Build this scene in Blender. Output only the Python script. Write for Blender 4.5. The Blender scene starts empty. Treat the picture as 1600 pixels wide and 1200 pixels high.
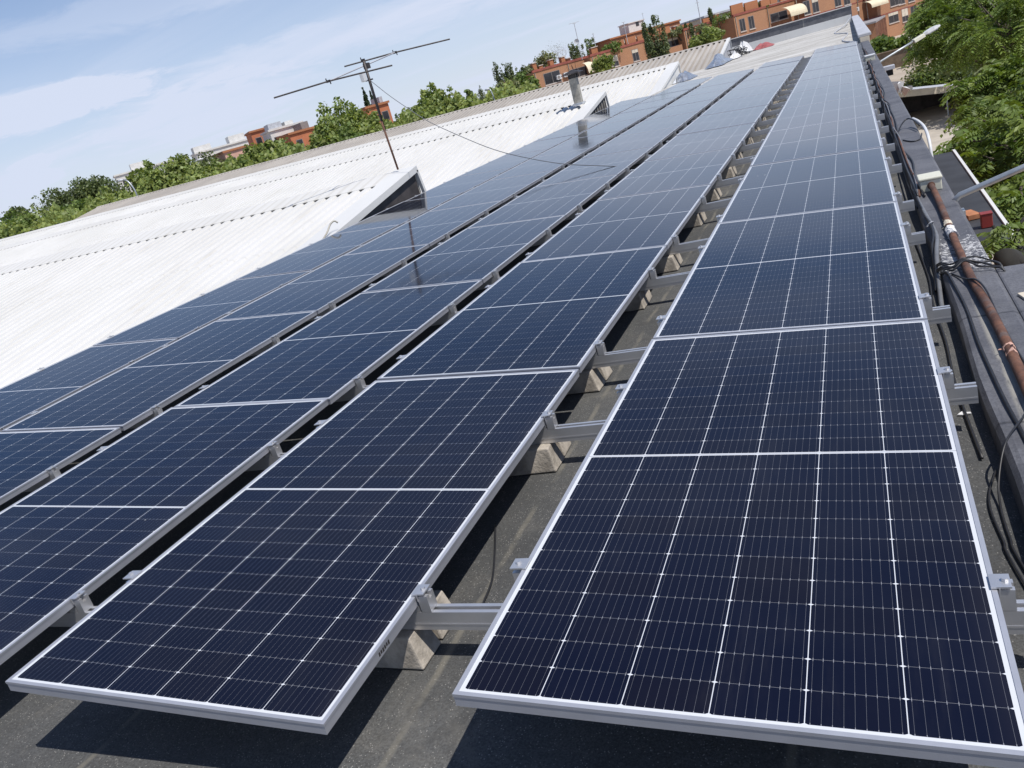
import bpy, bmesh, math, random
import numpy as np
from mathutils import Vector, Matrix
rng = random.Random(7)
nrg = np.random.default_rng(7)
scene = bpy.context.scene
COL = scene.collection

# ------------------------------------------------------------------ camera
CAM = Vector((0.9784, -1.2759, 1.1946))
ROT = ((0.9028, 0.3409, -0.2622), (-0.1153, -0.3955, -0.9112), (-0.4143, 0.8528, -0.3178))   # right, down, forward
FPX = 1301.65
cam_d = bpy.data.cameras.new('camera')
cam_d.sensor_width = 36.0
cam_d.lens = FPX / 1600.0 * 36.0
cam_d.clip_start = 0.05
cam_d.clip_end = 4000.0
cam = bpy.data.objects.new('camera', cam_d)
COL.objects.link(cam)
r_, d_, f_ = [Vector(v).normalized() for v in ROT]
cam.matrix_world = Matrix(((r_.x, -d_.x, -f_.x, CAM.x), (r_.y, -d_.y, -f_.y, CAM.y), (r_.z, -d_.z, -f_.z, CAM.z), (0, 0, 0, 1)))
scene.camera = cam

# ------------------------------------------------------------------ sky, sun, exposure
SUN = Vector((0.5, -0.2, 1.0)).normalized()
EL = math.asin(SUN.z)
AZ = math.atan2(SUN.x, SUN.y)
world = bpy.data.worlds.new('World')
scene.world = world
world.use_nodes = True
wn, wl = world.node_tree.nodes, world.node_tree.links
wn.clear()
w_out = wn.new('ShaderNodeOutputWorld')
w_bg = wn.new('ShaderNodeBackground')
w_bg.inputs['Strength'].default_value = 0.106
sky = wn.new('ShaderNodeTexSky')
sky.sky_type = 'NISHITA'
sky.sun_disc = False
sky.sun_elevation = EL
sky.sun_rotation = AZ
sky.altitude = 650
sky.air_density = 1.0
sky.dust_density = 0.5
sky.ozone_density = 3.5
# thin cirrus and a few small puffs, laid out on the cloud level by direction
tc = wn.new('ShaderNodeTexCoord')
sep = wn.new('ShaderNodeSeparateXYZ')
wl.new(tc.outputs['Generated'], sep.inputs[0])
def wmath(op, a, b=None, c=None):
    n = wn.new('ShaderNodeMath'); n.operation = op
    for i, v in enumerate((a, b, c)):
        if v is None: continue
        if isinstance(v, (int, float)): n.inputs[i].default_value = v
        else: wl.new(v, n.inputs[i])
    return n.outputs[0]
zz = wmath('ADD', wmath('MAXIMUM', sep.outputs[2], 0.0), 0.10)
cmb = wn.new('ShaderNodeCombineXYZ')
wl.new(wmath('DIVIDE', sep.outputs[0], zz), cmb.inputs[0])
wl.new(wmath('DIVIDE', sep.outputs[1], zz), cmb.inputs[1])
def wnoise(scale, detail, rough, rot, sx, sy, off):
    mp = wn.new('ShaderNodeMapping')
    mp.inputs['Rotation'].default_value = (0, 0, rot)
    mp.inputs['Scale'].default_value = (sx, sy, 1)
    mp.inputs['Location'].default_value = (off, off * 0.6, 0)
    wl.new(cmb.outputs[0], mp.inputs[0])
    n = wn.new('ShaderNodeTexNoise')
    n.inputs['Scale'].default_value = scale
    n.inputs['Detail'].default_value = detail
    n.inputs['Roughness'].default_value = rough
    n.inputs['Distortion'].default_value = 0.5
    wl.new(mp.outputs[0], n.inputs['Vector'])
    return n.outputs['Fac']
def wramp(v, lo, hi):
    n = wn.new('ShaderNodeMapRange'); n.interpolation_type = 'SMOOTHSTEP'
    n.inputs[1].default_value = lo; n.inputs[2].default_value = hi
    wl.new(v, n.inputs[0]); return n.outputs[0]
veil = wmath('MULTIPLY', wramp(wnoise(0.55, 6, 0.55, 0.75, 0.55, 1.6, 1.7), 0.40, 0.76), 0.45)
streak = wmath('MULTIPLY', wramp(wnoise(0.9, 5, 0.55, 0.7, 0.35, 1.3, 5.2), 0.60, 0.76), 0.5)
lowv = wmath('MULTIPLY', wmath('SUBTRACT', 1.0, wramp(sep.outputs[2], 0.0, 0.36)), 0.74)
puff = None
rag = wmath('MULTIPLY', wmath('SUBTRACT', wnoise(3.2, 6, 0.66, 0.2, 1.0, 1.0, 3.1), 0.5), 3.2)
for (px_, py_, sx_, sy_, amp_) in ((40, 172, .13, .018, .62), (110, 152, .06, .017, .5), (5, 186, .10, .013, .35), (48, 257, .020, .0075, .8), (36, 285, .030, .012, .6), (72, 276, .018, .008, .55), (330, 165, .12, .03, .25), (190, 20, .16, .018, .22), (520, 60, .22, .02, .25)):
    q_ = (r_ * ((px_ - 800) / FPX) + d_ * ((py_ - 600) / FPX) + f_).normalized()
    e1 = Vector((-q_.y, q_.x, 0)).normalized(); e2 = q_.cross(e1)
    def wdot(v):
        n = wn.new('ShaderNodeVectorMath'); n.operation = 'DOT_PRODUCT'; wl.new(tc.outputs['Generated'], n.inputs[0]); n.inputs[1].default_value = v; return n.outputs['Value']
    rr = wmath('ADD', wmath('ADD', wmath('POWER', wmath('DIVIDE', wmath('ABSOLUTE', wdot(e1)), sx_), 2.0), wmath('POWER', wmath('DIVIDE', wmath('ABSOLUTE', wdot(e2)), sy_), 2.0)), rag)
    pf = wmath('MULTIPLY', wmath('MULTIPLY', wmath('SUBTRACT', 1.0, wramp(rr, 0.1, 1.5)), amp_), wmath('GREATER_THAN', wdot(q_), 0.5))
    puff = pf if puff is None else wmath('ADD', puff, pf)
cl = wmath('MINIMUM', wmath('ADD', wmath('ADD', wmath('ADD', veil, streak), lowv), puff), 0.96)
mixc = wn.new('ShaderNodeMixRGB')
wl.new(cl, mixc.inputs['Fac'])
wl.new(sky.outputs[0], mixc.inputs['Color1'])
mixc.inputs['Color2'].default_value = (6.75, 7.25, 8.15, 1)
hs = wn.new('ShaderNodeHueSaturation')
hs.inputs['Saturation'].default_value = 1.15
blu = wn.new('ShaderNodeMixRGB'); blu.blend_type = 'MULTIPLY'; blu.inputs[0].default_value = 1.0; blu.inputs[2].default_value = (1.0, 1.005, 1.06, 1)
wl.new(mixc.outputs[0], blu.inputs[1]); wl.new(blu.outputs[0], hs.inputs['Color'])
wl.new(hs.outputs[0], w_bg.inputs['Color'])
wl.new(w_bg.outputs[0], w_out.inputs['Surface'])

sun_d = bpy.data.lights.new('sun', 'SUN')
sun_d.energy = 5.0
sun_d.angle = math.radians(0.53)
sun_d.color = (1.0, 0.955, 0.89)
sun = bpy.data.objects.new('sun', sun_d)
COL.objects.link(sun)
sun.rotation_euler = SUN.to_track_quat('Z', 'Y').to_euler()
scene.view_settings.view_transform = 'Standard'
scene.view_settings.look = 'None'
scene.view_settings.exposure = 0.0
scene.view_settings.gamma = 1.0
scene.view_settings.use_curve_mapping = False
scene.render.engine = 'CYCLES'
scene.cycles.max_bounces = 8
scene.cycles.transparent_max_bounces = 8

# ------------------------------------------------------------------ survey helpers (photo pixel, 1600x1200 -> world)
def ray(px, py):
    a, b = (px - 800) / FPX, (py - 600) / FPX
    return r_ * a + d_ * b + f_
def pix(px, py, d): return CAM + ray(px, py) * d
def hitz(px, py, z):
    q = ray(px, py); return CAM + q * ((z - CAM.z) / q.z)
def hity(px, py, y):
    q = ray(px, py); return CAM + q * ((y - CAM.y) / q.y)
def hitx(px, py, x):
    q = ray(px, py); return CAM + q * ((x - CAM.x) / q.x)

# ------------------------------------------------------------------ materials
MATS = {}
class NT:
    def __init__(s, name):
        m = bpy.data.materials.new(name); m.use_nodes = True
        s.m = m; s.n = m.node_tree.nodes; s.l = m.node_tree.links
        s.bsdf = s.n['Principled BSDF']; MATS[name] = m
    def set(s, k, v):
        i = s.bsdf.inputs[k]
        if hasattr(v, 'is_linked') or hasattr(v, 'links'): s.l.new(v, i)
        else: i.default_value = v
    def put(s, sock, v):
        if hasattr(v, 'links'): s.l.new(v, sock)
        else: sock.default_value = v
    def math(s, op, a, b=0.0, c=0.0):
        n = s.n.new('ShaderNodeMath'); n.operation = op
        s.put(n.inputs[0], a); s.put(n.inputs[1], b); s.put(n.inputs[2], c)
        return n.outputs[0]
    def mix(s, f, a, b, mode='MIX'):
        n = s.n.new('ShaderNodeMixRGB'); n.blend_type = mode
        s.put(n.inputs[0], f)
        for i, v in ((1, a), (2, b)):
            if isinstance(v, tuple) and len(v) == 3: v = (*v, 1)
            s.put(n.inputs[i], v)
        return n.outputs[0]
    def coord(s, which='Object', scale=(1, 1, 1), rot=(0, 0, 0)):
        t = s.n.new('ShaderNodeTexCoord'); mp = s.n.new('ShaderNodeMapping')
        mp.inputs['Scale'].default_value = scale; mp.inputs['Rotation'].default_value = rot
        s.l.new(t.outputs[which], mp.inputs[0]); return mp.outputs[0]
    def noise(s, vec, scale, detail=4, rough=0.55, dist=0.0, out='Fac'):
        n = s.n.new('ShaderNodeTexNoise'); s.l.new(vec, n.inputs['Vector'])
        n.inputs['Scale'].default_value = scale; n.inputs['Detail'].default_value = detail
        n.inputs['Roughness'].default_value = rough; n.inputs['Distortion'].default_value = dist
        return n.outputs[out]
    def voro(s, vec, scale, out='Distance'):
        n = s.n.new('ShaderNodeTexVoronoi'); s.l.new(vec, n.inputs['Vector'])
        n.inputs['Scale'].default_value = scale; return n.outputs[out]
    def ramp(s, v, lo, hi):
        n = s.n.new('ShaderNodeMapRange'); n.interpolation_type = 'SMOOTHSTEP'
        n.inputs[1].default_value = lo; n.inputs[2].default_value = hi
        s.l.new(v, n.inputs[0]); return n.outputs[0]
    def sep(s, vec):
        n = s.n.new('ShaderNodeSeparateXYZ'); s.l.new(vec, n.inputs[0]); return n.outputs
    def comb(s, x, y, z=0.0):
        n = s.n.new('ShaderNodeCombineXYZ')
        s.put(n.inputs[0], x); s.put(n.inputs[1], y); s.put(n.inputs[2], z); return n.outputs[0]
    def bump(s, h, strength, dist):
        n = s.n.new('ShaderNodeBump'); n.inputs['Strength'].default_value = strength
        n.inputs['Distance'].default_value = dist
        s.l.new(h, n.inputs['Height']); s.l.new(n.outputs[0], s.bsdf.inputs['Normal'])

def simple(name, col, rough=0.6, metal=0.0, var=0.15, scale=6.0, spec=0.5, bump=0.0, coord='Object'):
    t = NT(name)
    v = t.coord(coord)
    nz = t.noise(v, scale, 5, 0.6)
    c = t.mix(t.ramp(nz, 0.3, 0.7), tuple(x * (1 - var) for x in col), tuple(min(1, x * (1 + var)) for x in col))
    t.set('Base Color', c); t.set('Roughness', rough); t.set('Metallic', metal); t.set('Specular IOR Level', spec)
    if bump: t.bump(t.noise(v, scale * 6, 4, 0.6), bump, 0.01)
    return t.m

PW, PL, PP = 1.134, 2.279, 2.299          # panel width, length, pitch
def cell_material():
    t = NT('photovoltaic_cells')
    uvn = t.n.new('ShaderNodeUVMap'); uvn.uv_map = 'UVMap'
    x, y, _ = t.sep(uvn.outputs[0])
    mx, my, cg = 0.021, 0.022, 0.0062
    px = (PW - 2 * mx) / 6
    py = (PL / 2 - my - cg) / 12
    M = t.math
    cx = M('DIVIDE', M('SUBTRACT', x, mx), px)
    ix = M('FLOOR', cx); fx = M('SUBTRACT', cx, ix)
    dx = M('MULTIPLY', M('ABSOLUTE', M('SUBTRACT', fx, 0.5)), px)     # distance from cell centre
    ex = M('SUBTRACT', px / 2, dx)                                     # distance from cell edge line
    yy = M('SUBTRACT', M('ABSOLUTE', M('SUBTRACT', y, PL / 2)), cg)
    cy = M('DIVIDE', yy, py)
    iy = M('FLOOR', cy); fy = M('SUBTRACT', cy, iy)
    ey = M('SUBTRACT', py / 2, M('MULTIPLY', M('ABSOLUTE', M('SUBTRACT', fy, 0.5)), py))
    outx = M('MAXIMUM', M('LESS_THAN', cx, 0.0), M('GREATER_THAN', cx, 6.0))
    outy = M('MAXIMUM', M('LESS_THAN', cy, 0.0), M('GREATER_THAN', cy, 12.0))
    gapx = M('LESS_THAN', ex, 0.00100)
    gapy = M('MULTIPLY', M('LESS_THAN', ey, 0.00042), 0.30)
    cham = M('LESS_THAN', M('ADD', M('MULTIPLY', ex, 0.5), ey), 0.0036)
    white = M('MAXIMUM', M('MAXIMUM', outx, outy), M('MAXIMUM', M('MAXIMUM', gapx, gapy), cham))
    # collector wires, ten to a cell, thicker at their solder pads next to the row gaps
    bb = M('ABSOLUTE', M('SUBTRACT', M('FRACT', M('MULTIPLY', fx, 9.0)), 0.5))
    bbd = M('MULTIPLY', bb, px / 9)
    pad = M('LESS_THAN', ey, 0.0050)
    wire = M('LESS_THAN', bbd, M('ADD', 0.00024, M('MULTIPLY', pad, 0.00046)))
    wire = M('MULTIPLY', wire, M('ADD', 0.42, M('MULTIPLY', pad, 0.26)))
    # per-cell tone
    oi = t.n.new('ShaderNodeObjectInfo')
    half = M('GREATER_THAN', y, PL / 2)
    wnz = t.n.new('ShaderNodeTexWhiteNoise'); wnz.noise_dimensions = '4D'
    t.l.new(t.comb(ix, M('ADD', iy, M('MULTIPLY', half, 31.0)), 0.0), wnz.inputs['Vector'])
    t.l.new(M('MULTIPLY', oi.outputs['Random'], 97.0), wnz.inputs['W'])
    tone = wnz.outputs['Value']
    base = t.mix(M('MULTIPLY', t.ramp(tone, 0.35, 0.95), 0.6), (0.0042, 0.0050, 0.0135), (0.0066, 0.0054, 0.0082))
    base = t.mix(M('MULTIPLY', oi.outputs['Random'], 0.5), base, (0.0040, 0.0054, 0.0125))
    c = t.mix(wire, base, (0.30, 0.31, 0.34))
    seam = M('LESS_THAN', M('ABSOLUTE', M('SUBTRACT', y, PL / 2)), 0.0013)
    c = t.mix(white, c, (0.56, 0.58, 0.61))
    c = t.mix(M('MULTIPLY', seam, 0.75), c, (0.10, 0.10, 0.12))
    # a film of dust, thicker toward the low edge
    ob = t.coord('Object')
    dust = M('MULTIPLY', t.ramp(t.noise(ob, 3.0, 5, 0.65), 0.35, 0.8), 0.008)
    edge = M('MULTIPLY', t.ramp(x, PW - 0.09, PW), 0.02)
    c = t.mix(M('ADD', dust, edge), c, (0.34, 0.31, 0.27))
    # the odd dropping or dried splash, different on every panel
    sp = t.comb(M('ADD', x, M('MULTIPLY', oi.outputs['Random'], 57.0)), y, 0.0)
    spot = M('MULTIPLY', M('LESS_THAN', M('ADD', t.voro(sp, 5.0), M('MULTIPLY', t.noise(sp, 60.0, 3, 0.7), 0.05)), 0.058), M('GREATER_THAN', t.noise(sp, 1.4, 2, 0.5), 0.56))
    c = t.mix(M('MULTIPLY', spot, 0.75), c, (0.55, 0.54, 0.50))
    film = t.ramp(t.noise(t.comb(M('MULTIPLY', M('ADD', x, oi.outputs['Random']), 6.0), M('MULTIPLY', y, 1.1), oi.outputs['Random']), 1.3, 5, 0.7), 0.52, 0.80)
    c = t.mix(M('MULTIPLY', film, 0.022), c, (0.36, 0.34, 0.31))
    t.set('Base Color', c)
    t.set('Roughness', M('ADD', 0.05, M('MULTIPLY', t.noise(ob, 5.0, 3, 0.6), 0.05)))
    t.set('IOR', 1.5); t.set('Specular IOR Level', 0.33); t.set('Specular Tint', (0.56, 0.70, 1.0, 1))
    return t.m
cell_material()

def alu(name, col, rough, metal):
    t = NT(name); v = t.coord('Object', (1, 1, 1))
    nz = t.noise(v, 14.0, 4, 0.6)
    t.set('Base Color', t.mix(t.ramp(nz, 0.3, 0.75), tuple(c * 0.94 for c in col), col))
    t.set('Metallic', metal); t.set('Roughness', t.math('ADD', rough, t.math('MULTIPLY', nz, 0.12)))
    return t.m
alu('anodised_aluminium', (0.50, 0.51, 0.55), 0.36, 0.55)
alu('mill_aluminium', (0.66, 0.66, 0.67), 0.30, 0.75)
alu('bolt_steel', (0.62, 0.62, 0.62), 0.28, 1.0)

def felt_material():
    t = NT('bitumen_felt'); v = t.coord('Object')
    X, Y, Z = t.sep(v); M = t.math
    big = t.noise(v, 0.9, 6, 0.6, 0.4); mid = t.noise(v, 5.0, 6, 0.65, 0.3); fine = t.noise(v, 140.0, 3, 0.7)
    c = t.mix(t.ramp(big, 0.3, 0.7), (0.064, 0.066, 0.067), (0.099, 0.101, 0.101))
    c = t.mix(M('MULTIPLY', t.ramp(mid, 0.5, 0.78), 0.55), c, (0.145, 0.139, 0.128))
    c = t.mix(M('MULTIPLY', t.ramp(mid, 0.5, 0.25), 0.35), c, (0.048, 0.047, 0.045))
    c = t.mix(M('MULTIPLY', t.ramp(fine, 0.40, 0.62), 0.55), c, (0.034, 0.033, 0.032))
    c = t.mix(M('MULTIPLY', t.ramp(t.noise(v, 34.0, 4, 0.75), 0.54, 0.70), 0.35), c, (0.155, 0.151, 0.142))
    gr = M('LESS_THAN', t.voro(v, 110.0), 0.21)
    gsel = M('GREATER_THAN', t.noise(v, 42.0, 2, 0.6), 0.50)
    c = t.mix(M('MULTIPLY', M('MULTIPLY', gr, gsel), 0.34), c, (0.55, 0.53, 0.49))
    c = t.mix(M('MULTIPLY', t.ramp(t.noise(v, 1.7, 7, 0.72, 0.9), 0.55, 0.70), 0.42), c, (0.175, 0.165, 0.145))
    c = t.mix(M('MULTIPLY', t.ramp(t.noise(v, 2.6, 6, 0.7, 1.2), 0.60, 0.68), 0.4), c, (0.040, 0.040, 0.040))
    # worn lap joints between the rolls, one about every metre, wandering a little
    wob = M('MULTIPLY', t.noise(t.comb(0.0, Y, 0.0), 1.3, 3, 0.6), 0.09)
    lap = M('ABSOLUTE', M('SUBTRACT', M('FRACT', M('DIVIDE', M('ADD', X, M('ADD', wob, 0.818)), 1.02)), 0.5))
    lapm = M('MULTIPLY', t.ramp(lap, 0.018, 0.004), t.ramp(t.noise(v, 3.0, 4, 0.6), 0.38, 0.6))
    c = t.mix(M('MULTIPLY', lapm, 0.38), c, (0.25, 0.23, 0.185))
    # flood-coated pale part beyond the arrays, streaked across
    vs = t.coord('Object', (0.22, 1.3, 1))
    st = t.noise(vs, 1.2, 7, 0.68, 0.6)
    pale = t.mix(t.ramp(st, 0.36, 0.62), (0.30, 0.285, 0.258), (0.52, 0.51, 0.485))
    pale = t.mix(t.ramp(t.noise(v, 2.2, 6, 0.7), 0.56, 0.7), pale, (0.24, 0.215, 0.18))
    far = t.ramp(M('ADD', Y, M('MULTIPLY', t.noise(v, 0.5, 4, 0.6), 3.0)), 28.2, 30.0)
    strip = M('MULTIPLY', t.ramp(X, -6.12, -6.2), t.ramp(Y, 14.0, 22.0))
    c = t.mix(M('MAXIMUM', far, strip), c, pale)
    t.set('Base Color', c); t.set('Roughness', 0.86); t.set('Specular IOR Level', 0.35)
    t.bump(M('ADD', t.noise(v, 160.0, 4, 0.7), M('MULTIPLY', mid, 1.4)), 0.55, 0.006)
    return t.m
felt_material()

def kerb_material():
    t = NT('painted_bitumen'); v = t.coord('Object'); M = t.math
    X, Y, Z = t.sep(v)
    n1 = t.noise(v, 2.4, 6, 0.65, 0.4); n2 = t.noise(v, 11.0, 5, 0.65)
    c = t.mix(t.ramp(n1, 0.3, 0.7), (0.070, 0.072, 0.084), (0.128, 0.130, 0.144))
    c = t.mix(M('MULTIPLY', t.ramp(n2, 0.5, 0.75), 0.35), c, (0.15, 0.15, 0.155))
    c = t.mix(M('MULTIPLY', t.ramp(t.noise(v, 70.0, 3, 0.7), 0.45, 0.62), 0.4), c, (0.045, 0.045, 0.052))
    # flaked white paint, mostly in one worn stretch
    stretch = M('MULTIPLY', t.ramp(Y, 3.2, 3.45), t.ramp(Y, 4.35, 3.75))
    fl = t.noise(v, 46.0, 6, 0.75, 0.5)
    th = M('SUBTRACT', 0.69, M('MULTIPLY', stretch, 0.17))
    flk = M('GREATER_THAN', fl, th)
    c = t.mix(M('MULTIPLY', flk, 0.8), c, (0.62, 0.62, 0.62))
    # pale mortar streak along the pipe
    sm = M('ABSOLUTE', M('SUBTRACT', X, M('ADD', 1.362, M('MULTIPLY', n1, 0.012))))
    streak = M('MULTIPLY', M('MULTIPLY', t.ramp(sm, 0.032, 0.012), t.ramp(Y, 3.1, 2.6)), t.ramp(t.noise(t.coord('Object', (9, 1.2, 1)), 3.0, 5, 0.7), 0.36, 0.55))
    c = t.mix(M('MULTIPLY', streak, 0.85), c, (0.29, 0.28, 0.25))
    # sheet laps across the kerb
    lp = M('ABSOLUTE', M('SUBTRACT', M('FRACT', M('ADD', M('DIVIDE', Y, 1.07), M('MULTIPLY', n1, 0.05))), 0.5))
    c = t.mix(M('MULTIPLY', t.ramp(lp, 0.012, 0.004), 0.7), c, (0.03, 0.03, 0.035))
    t.set('Base Color', c); t.set('Roughness', 0.62); t.set('Specular IOR Level', 0.5)
    t.bump(M('ADD', n2, M('MULTIPLY', t.noise(v, 90.0, 4, 0.7), 0.6)), 0.5, 0.008)
    return t.m
kerb_material()

def sheet_material(name, c1, c2, dirt_and_shade, amt, rough=0.55):
    t = NT(name); v = t.coord('Object'); M = t.math
    vs = t.coord('Object', (5.0, 0.35, 0.35))
    c = t.mix(t.ramp(t.noise(v, 0.35, 5, 0.6), 0.3, 0.7), c1, c2)
    c = t.mix(M('MULTIPLY', t.ramp(t.noise(vs, 1.4, 6, 0.65), 0.52, 0.8), amt), c, dirt_and_shade)
    c = t.mix(M('MULTIPLY', t.ramp(t.noise(v, 5.0, 6, 0.7), 0.62, 0.76), amt), c, dirt_and_shade)
    if name != 'white_trim':
        X, Y, Z = t.sep(v); pit, off = (0.25, 0.4) if 'white' in name else (0.34, 0.0)
        fr_ = M('FRACT', M('ADD', M('DIVIDE', X, pit), off))
        trough_shade = M('MULTIPLY', t.ramp(M('ABSOLUTE', M('SUBTRACT', fr_, 0.15)), 0.22, 0.10), M('ADD', 0.55, M('MULTIPLY', t.noise(v, 0.8, 4, 0.6), 0.45)))  # grime tone along the troughs, painted in to stand for the ribs' shading
        c = t.mix(M('MULTIPLY', trough_shade, 0.42), c, dirt_and_shade)
        ov = M('ABSOLUTE', M('SUBTRACT', M('FRACT', M('ADD', M('DIVIDE', Y, 4.6), 0.2)), 0.5))
        c = t.mix(M('MULTIPLY', t.ramp(ov, 0.006, 0.001), 0.22), c, dirt_and_shade)
        low = M('MULTIPLY', t.ramp(t.noise(t.coord('Object', (2.2, 0.5, 1)), 1.0, 6, 0.7), 0.50, 0.72), 0.3)
        c = t.mix(low, c, tuple(a_ * 0.86 for a_ in c1))
    t.set('Base Color', c); t.set('Roughness', rough)
    return t.m
sheet_material('white_roof_sheet', (0.575, 0.565, 0.535), (0.63, 0.62, 0.595), (0.40, 0.37, 0.31), 0.55)
sheet_material('fibre_cement_sheet', (0.33, 0.305, 0.275), (0.42, 0.39, 0.35), (0.20, 0.165, 0.135), 0.75, 0.85)
sheet_material('white_trim', (0.56, 0.56, 0.55), (0.62, 0.62, 0.605), (0.42, 0.40, 0.36), 0.35)
simple('dark_gable_sheet', (0.050, 0.043, 0.042), 0.6, 0, 0.4, 3.0)
simple('weathered_metal', (0.34, 0.32, 0.275), 0.6, 0.2, 0.3, 5.0)
simple('shaded_bark', (0.018, 0.017, 0.015), 0.9, 0, 0.3, 6)  # trunk bark with the shade it stands in painted into the colour
simple('wall_brown', (0.17, 0.125, 0.085), 0.9, 0, 0.3, 1.2)
simple('dark_gap', (0.010, 0.010, 0.011), 0.8)
simple('bare_concrete', (0.36, 0.325, 0.28), 0.9, 0, 0.30, 14.0, 0.3, 0.4)
simple('black_rubber', (0.018, 0.018, 0.02), 0.45, 0, 0.2, 20)
simple('grey_conduit', (0.14, 0.145, 0.155), 0.45, 0, 0.15, 20)
simple('cream_plastic', (0.58, 0.57, 0.47), 0.45, 0, 0.05, 5)
simple('white_plastic', (0.58, 0.59, 0.6), 0.4, 0, 0.06, 6)
simple('galvanised_steel', (0.40, 0.43, 0.45), 0.42, 0.55, 0.12, 12)
simple('rag_white', (0.6, 0.6, 0.6), 0.9, 0, 0.1, 9)
simple('red_paint', (0.22, 0.028, 0.022), 0.5, 0, 0.15, 8)
simple('red_tarpaulin', (0.30, 0.085, 0.085), 0.7, 0, 0.2, 5)
simple('terracotta', (0.36, 0.15, 0.07), 0.85, 0, 0.2, 12)
simple('dark_steel', (0.055, 0.05, 0.05), 0.55, 0.5, 0.3, 8)
simple('grey_membrane', (0.030, 0.032, 0.037), 0.7, 0, 0.3, 2.5)
simple('torn_foil', (0.50, 0.52, 0.55), 0.35, 0.8, 0.25, 5)
simple('plaster_white', (0.60, 0.59, 0.565), 0.9, 0, 0.08, 1.5)
simple('plaster_cream', (0.58, 0.52, 0.42), 0.9, 0, 0.12, 1.5)
simple('window_dark', (0.030, 0.030, 0.036), 0.12, 0, 0.3, 0.6)
simple('window_frame', (0.22, 0.20, 0.19), 0.5, 0, 0.1, 3)
simple('stone_sill', (0.52, 0.46, 0.41), 0.85, 0, 0.1, 3)
simple('red_coping', (0.26, 0.075, 0.055), 0.8, 0, 0.2, 1.2)
simple('awning_cloth', (0.62, 0.55, 0.40), 0.85, 0, 0.08, 2)
simple('brown_slats', (0.30, 0.155, 0.10), 0.8, 0, 0.2, 1.0)
simple('grey_flat_roof', (0.27, 0.26, 0.27), 0.9, 0, 0.12, 0.4)
simple('trunk_bark', (0.085, 0.070, 0.055), 0.9, 0, 0.3, 6, 0.3, 0.4)
simple('pale_bark', (0.30, 0.29, 0.26), 0.9, 0, 0.25, 6)
simple('blue_grey_solar', (0.16, 0.18, 0.22), 0.25, 0.2, 0.2, 2)
simple('far_grey', (0.40, 0.41, 0.44), 0.6, 0, 0.15, 2)
simple('orange_render', (0.44, 0.155, 0.075), 0.9, 0, 0.10, 0.8)
simple('pink_render', (0.56, 0.34, 0.27), 0.9, 0, 0.10, 0.8)
simple('tyre_black', (0.02, 0.02, 0.02), 0.8)
simple('car_red', (0.42, 0.02, 0.018), 0.25, 0, 0.05)
simple('lamp_glass', (0.55, 0.57, 0.58), 0.25)

def brick_material():
    t = NT('orange_brick'); v = t.coord('Object'); M = t.math
    b = t.n.new('ShaderNodeTexBrick')
    X, Y, Z = t.sep(v)
    t.l.new(t.comb(M('ADD', X, Y), Z, 0.0), b.inputs['Vector'])
    b.inputs['Scale'].default_value = 1.0
    b.inputs['Brick Width'].default_value = 0.25; b.inputs['Row Height'].default_value = 0.07
    b.inputs['Mortar Size'].default_value = 0.008
    b.inputs['Color1'].default_value = (0.34, 0.165, 0.090, 1); b.inputs['Color2'].default_value = (0.285, 0.132, 0.068, 1)
    b.inputs['Mortar'].default_value = (0.42, 0.25, 0.155, 1)
    c = t.mix(M('MULTIPLY', t.ramp(t.noise(v, 0.25, 5, 0.65), 0.35, 0.75), 0.4), b.outputs[0], (0.47, 0.24, 0.12))
    c = t.mix(M('MULTIPLY', t.ramp(t.noise(t.coord('Object', (1.6, 1.6, 0.2)), 0.9, 6, 0.7), 0.55, 0.8), 0.3), c, (0.27, 0.11, 0.055))
    t.set('Base Color', c); t.set('Roughness', 0.9)
    return t.m
brick_material()

def rust_material():
    t = NT('rusty_pipe'); v = t.coord('Object'); M = t.math
    n = t.noise(v, 9.0, 6, 0.72, 0.6); n2 = t.noise(v, 55.0, 5, 0.75)
    c = t.mix(t.ramp(n, 0.35, 0.65), (0.058, 0.026, 0.018), (0.150, 0.066, 0.038))
    c = t.mix(M('MULTIPLY', t.ramp(n2, 0.55, 0.72), 0.6), c, (0.21, 0.115, 0.065))
    c = t.mix(M('MULTIPLY', t.ramp(t.noise(v, 3.2, 5, 0.7, 0.8), 0.52, 0.66), 0.65), c, (0.115, 0.098, 0.094))
    t.set('Base Color', c); t.set('Roughness', 0.78); t.bump(n2, 0.4, 0.004)
    return t.m
rust_material()

def ground_material():
    t = NT('street_ground'); v = t.coord('Object'); M = t.math
    n = t.noise(v, 0.12, 6, 0.6, 0.3); n2 = t.noise(v, 1.6, 6, 0.65)
    c = t.mix(t.ramp(n, 0.40, 0.60), (0.42, 0.36, 0.29), (0.33, 0.27, 0.205))
    c = t.mix(M('MULTIPLY', t.ramp(n2, 0.5, 0.75), 0.5), c, (0.25, 0.195, 0.14))
    t.set('Base Color', c); t.set('Roughness', 0.95)
    return t.m
ground_material()
simple('paving', (0.37, 0.335, 0.29), 0.9, 0, 0.12, 0.7)

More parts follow.
